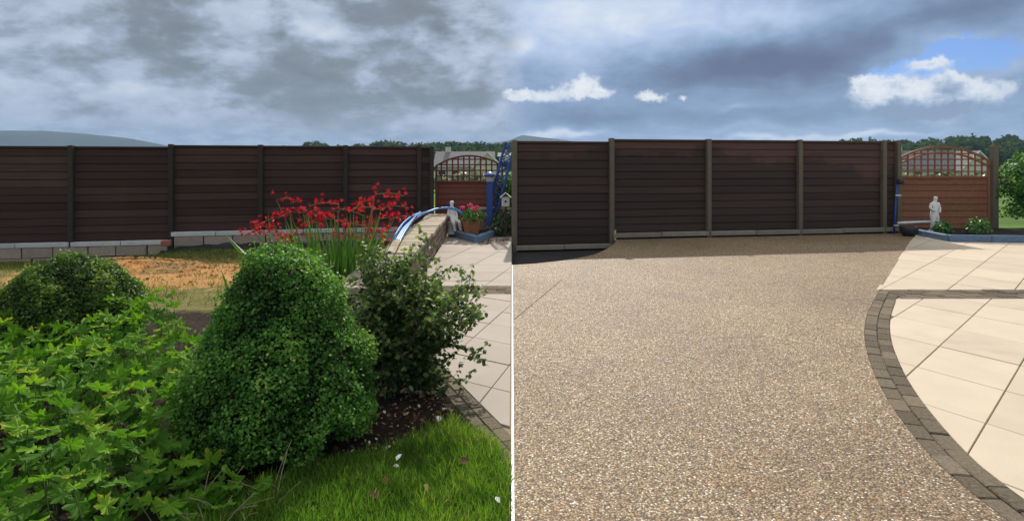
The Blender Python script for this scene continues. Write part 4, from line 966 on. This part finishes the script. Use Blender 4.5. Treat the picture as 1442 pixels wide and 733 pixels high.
mb = MB(); mb.lathe([(.06, 0), (.09, .02), (.085, .12), (.05, .14)], (-.47, 12.78, 1.1), 12); mb.build('lamp', m_metal, bp, True)
mb = MB(); mb.lathe([(.13, 0), (.11, .03), (.02, .09)], (-.47, 12.78, 1.235), 12); mb.build('cap', m_blue, bp, True)
# low wall, ivy and white nesting box
lw_ = empty('garden_wall', (-.4, 13.0, 0)); tag(lw_, 'low brown wall behind the ivy in front of the red gate', 'wall')
mb = MB(); mb.box((-.36, 13.05, .24), (1.1, .2, .52)); mb.build('wall_body', m_wallb, lw_)
mb = MB(); mb.box((-.36, 13.05, .525), (1.16, .26, .05), 0, .01); mb.build('coping', m_coping, lw_)
iv = empty('ivy_shrub', (-.13, 12.55, 0)); tag(iv, 'dark variegated ivy mound below the white nesting box', 'shrub')
tuft(iv, (-.16, 12.6, .12), .30, .52, 900, .06, m_ivy); tuft(iv, (-.30, 12.5, .1), .22, .25, 350, .055, m_ivy)
mb = MB(); mb.tube([(-.15, 12.7, 0), (-.13, 12.65, .3), (-.16, 12.6, .5)], [.03, .025, .01], 6); mb.build('stem', m_twig, iv)
ev = empty('evergreen_shrub', (-.05, 13.15, 0)); tag(ev, 'tall dark evergreen shrub behind the nesting box and blue arch', 'shrub')
tuft(ev, (-.03, 13.2, .75), .32, .62, 1400, .06, m_box, rn0=.3); tuft(ev, (.05, 13.2, .35), .32, .5, 700, .06, m_box, rn0=.25)
mb = MB(); mb.tube([(-.03, 13.2, 0), (-.03, 13.2, .7), (.0, 13.2, 1.2)], [.035, .03, .012], 6); mb.build('stem', m_twig, ev)
bh = empty('nesting_box', (-.13, 12.42, .5)); tag(bh, 'white house-shaped nesting box above the ivy', 'nesting box')
q = at(712, 284, 12.3); mb = MB(); mb.box((q.x, q.y, q.z), (.16, .14, .19), 0, .006); mb.build('box_body', m_white, bh)
mb = MB()
for s in (-1, 1): mb.box((q.x+s*.055, q.y, q.z+.135), (.15, .19, .014), 0, 0, ry=s*R(42))
mb.build('roof', m_white, bh)
mb = MB(); mb.tube([(q.x, q.y-.068, q.z+.01), (q.x, q.y-.078, q.z+.01)], .024, 10); mb.build('entrance_hole', m_black, bh)
mb = MB(); mb.box((q.x, q.y+.03, (q.z-.1)/2), (.045, .045, q.z-.1), 0, .004); mb.build('post', m_twig, bh)
# planting in the right-hand bed
for (px, v_, r_, lab) in ((1328, 318, .17, 'low yellow-green plant beside the foot of the standing statue'), (1378, 318, .24, 'bushy green plant in the bed beyond the standing statue')):
    q = at(px, v_, 12.1); pz = empty('bedding_plant', (q.x, q.y, .08)); tag(pz, lab, 'plant'); tuft(pz, (q.x, q.y, .16), r_, r_*1.2, 420, .06, m_blade, rn0=.45)
pw = empty('evergreen_shrub', (11.3, 13.2, 0)); tag(pw, 'dark evergreen shrub past the orange-brown gate at the right edge', 'shrub')
tuft(pw, (11.5, 13.3, .9), .75, 1.0, 4200, .07, m_box, rn0=.3); tuft(pw, (11.6, 13.1, .4), .8, .7, 2200, .07, m_box, rn0=.25)
mb = MB(); mb.tube([(11.5, 13.3, 0), (11.5, 13.3, .8), (11.55, 13.3, 1.6)], [.05, .04, .015], 6); mb.build('stem', m_twig, pw)
# clods of sandy soil lying about on the plot
OCT = ([(1, 0, 0), (-.8, .1, 0), (0, 1, .1), (.1, -.9, 0), (0, 0, .7), (.1, 0, -.5)], [(0, 2, 4), (2, 1, 4), (1, 3, 4), (3, 0, 4)])
n = 1500; x = hx+.5+rng.normal(size=n)*1.1; y = hy+rng.normal(size=n)*.65; k = (y < 11.2) & (y > 6.5); x, y = x[k], y[k]; n = len(x)
rr = np.hypot((x-hx)/1.5, (y-hy)/1.0); z = terr(x, y)-.03+np.where(rr < .95, .20*np.clip(1-rr, 0, 1)**.8, .03)+.01
tag(scatter('soil_clods', *OCT, np.stack([x, y, z], 1), frames(np.stack([rng.normal(size=n)*.4, rng.normal(size=n)*.4, np.ones(n)], 1)), .006+.03*rng.random(n)**3, m_sand, None, None, 'stuff'), 'small crumbled clods scattered over the orange sandy soil', 'clods')

# thin moist air between the garden and the hills
mb = MB(); mb.box((0, 1500, 44), (5400, 3200, 132)); hz = mb.build('haze', None); hz['kind'] = 'stuff'
hm = bpy.data.materials.new('haze'); hm.use_nodes = True; hm.node_tree.nodes.clear()
pv = hm.node_tree.nodes.new('ShaderNodeVolumePrincipled'); pv.inputs['Color'].default_value = (.50, .72, 1, 1); pv.inputs['Density'].default_value = 2.8e-4
ou = hm.node_tree.nodes.new('ShaderNodeOutputMaterial'); hm.node_tree.links.new(pv.outputs[0], ou.inputs['Volume']); hz.data.materials.append(hm)
tag(hz, 'thin blue haze in the air over the far hills', 'haze')

n = 90; x = rng.uniform(-.62, -.06, n); y = 11.35+(x+.62)*1.0+rng.normal(size=n)*.16
tag(scatter('leaf_litter', *LEAF, np.stack([x, np.minimum(y, 12.3), np.full(n, .008)], 1), frames(np.stack([rng.normal(size=n)*.4, rng.normal(size=n)*.4, np.ones(n)], 1)), rng.uniform(.03, .075, n), m_dead, None, rng.random(n)*.7, 'stuff'), 'dry brown leaves blown against the blue kerb by the terracotta pot', 'leaf litter')
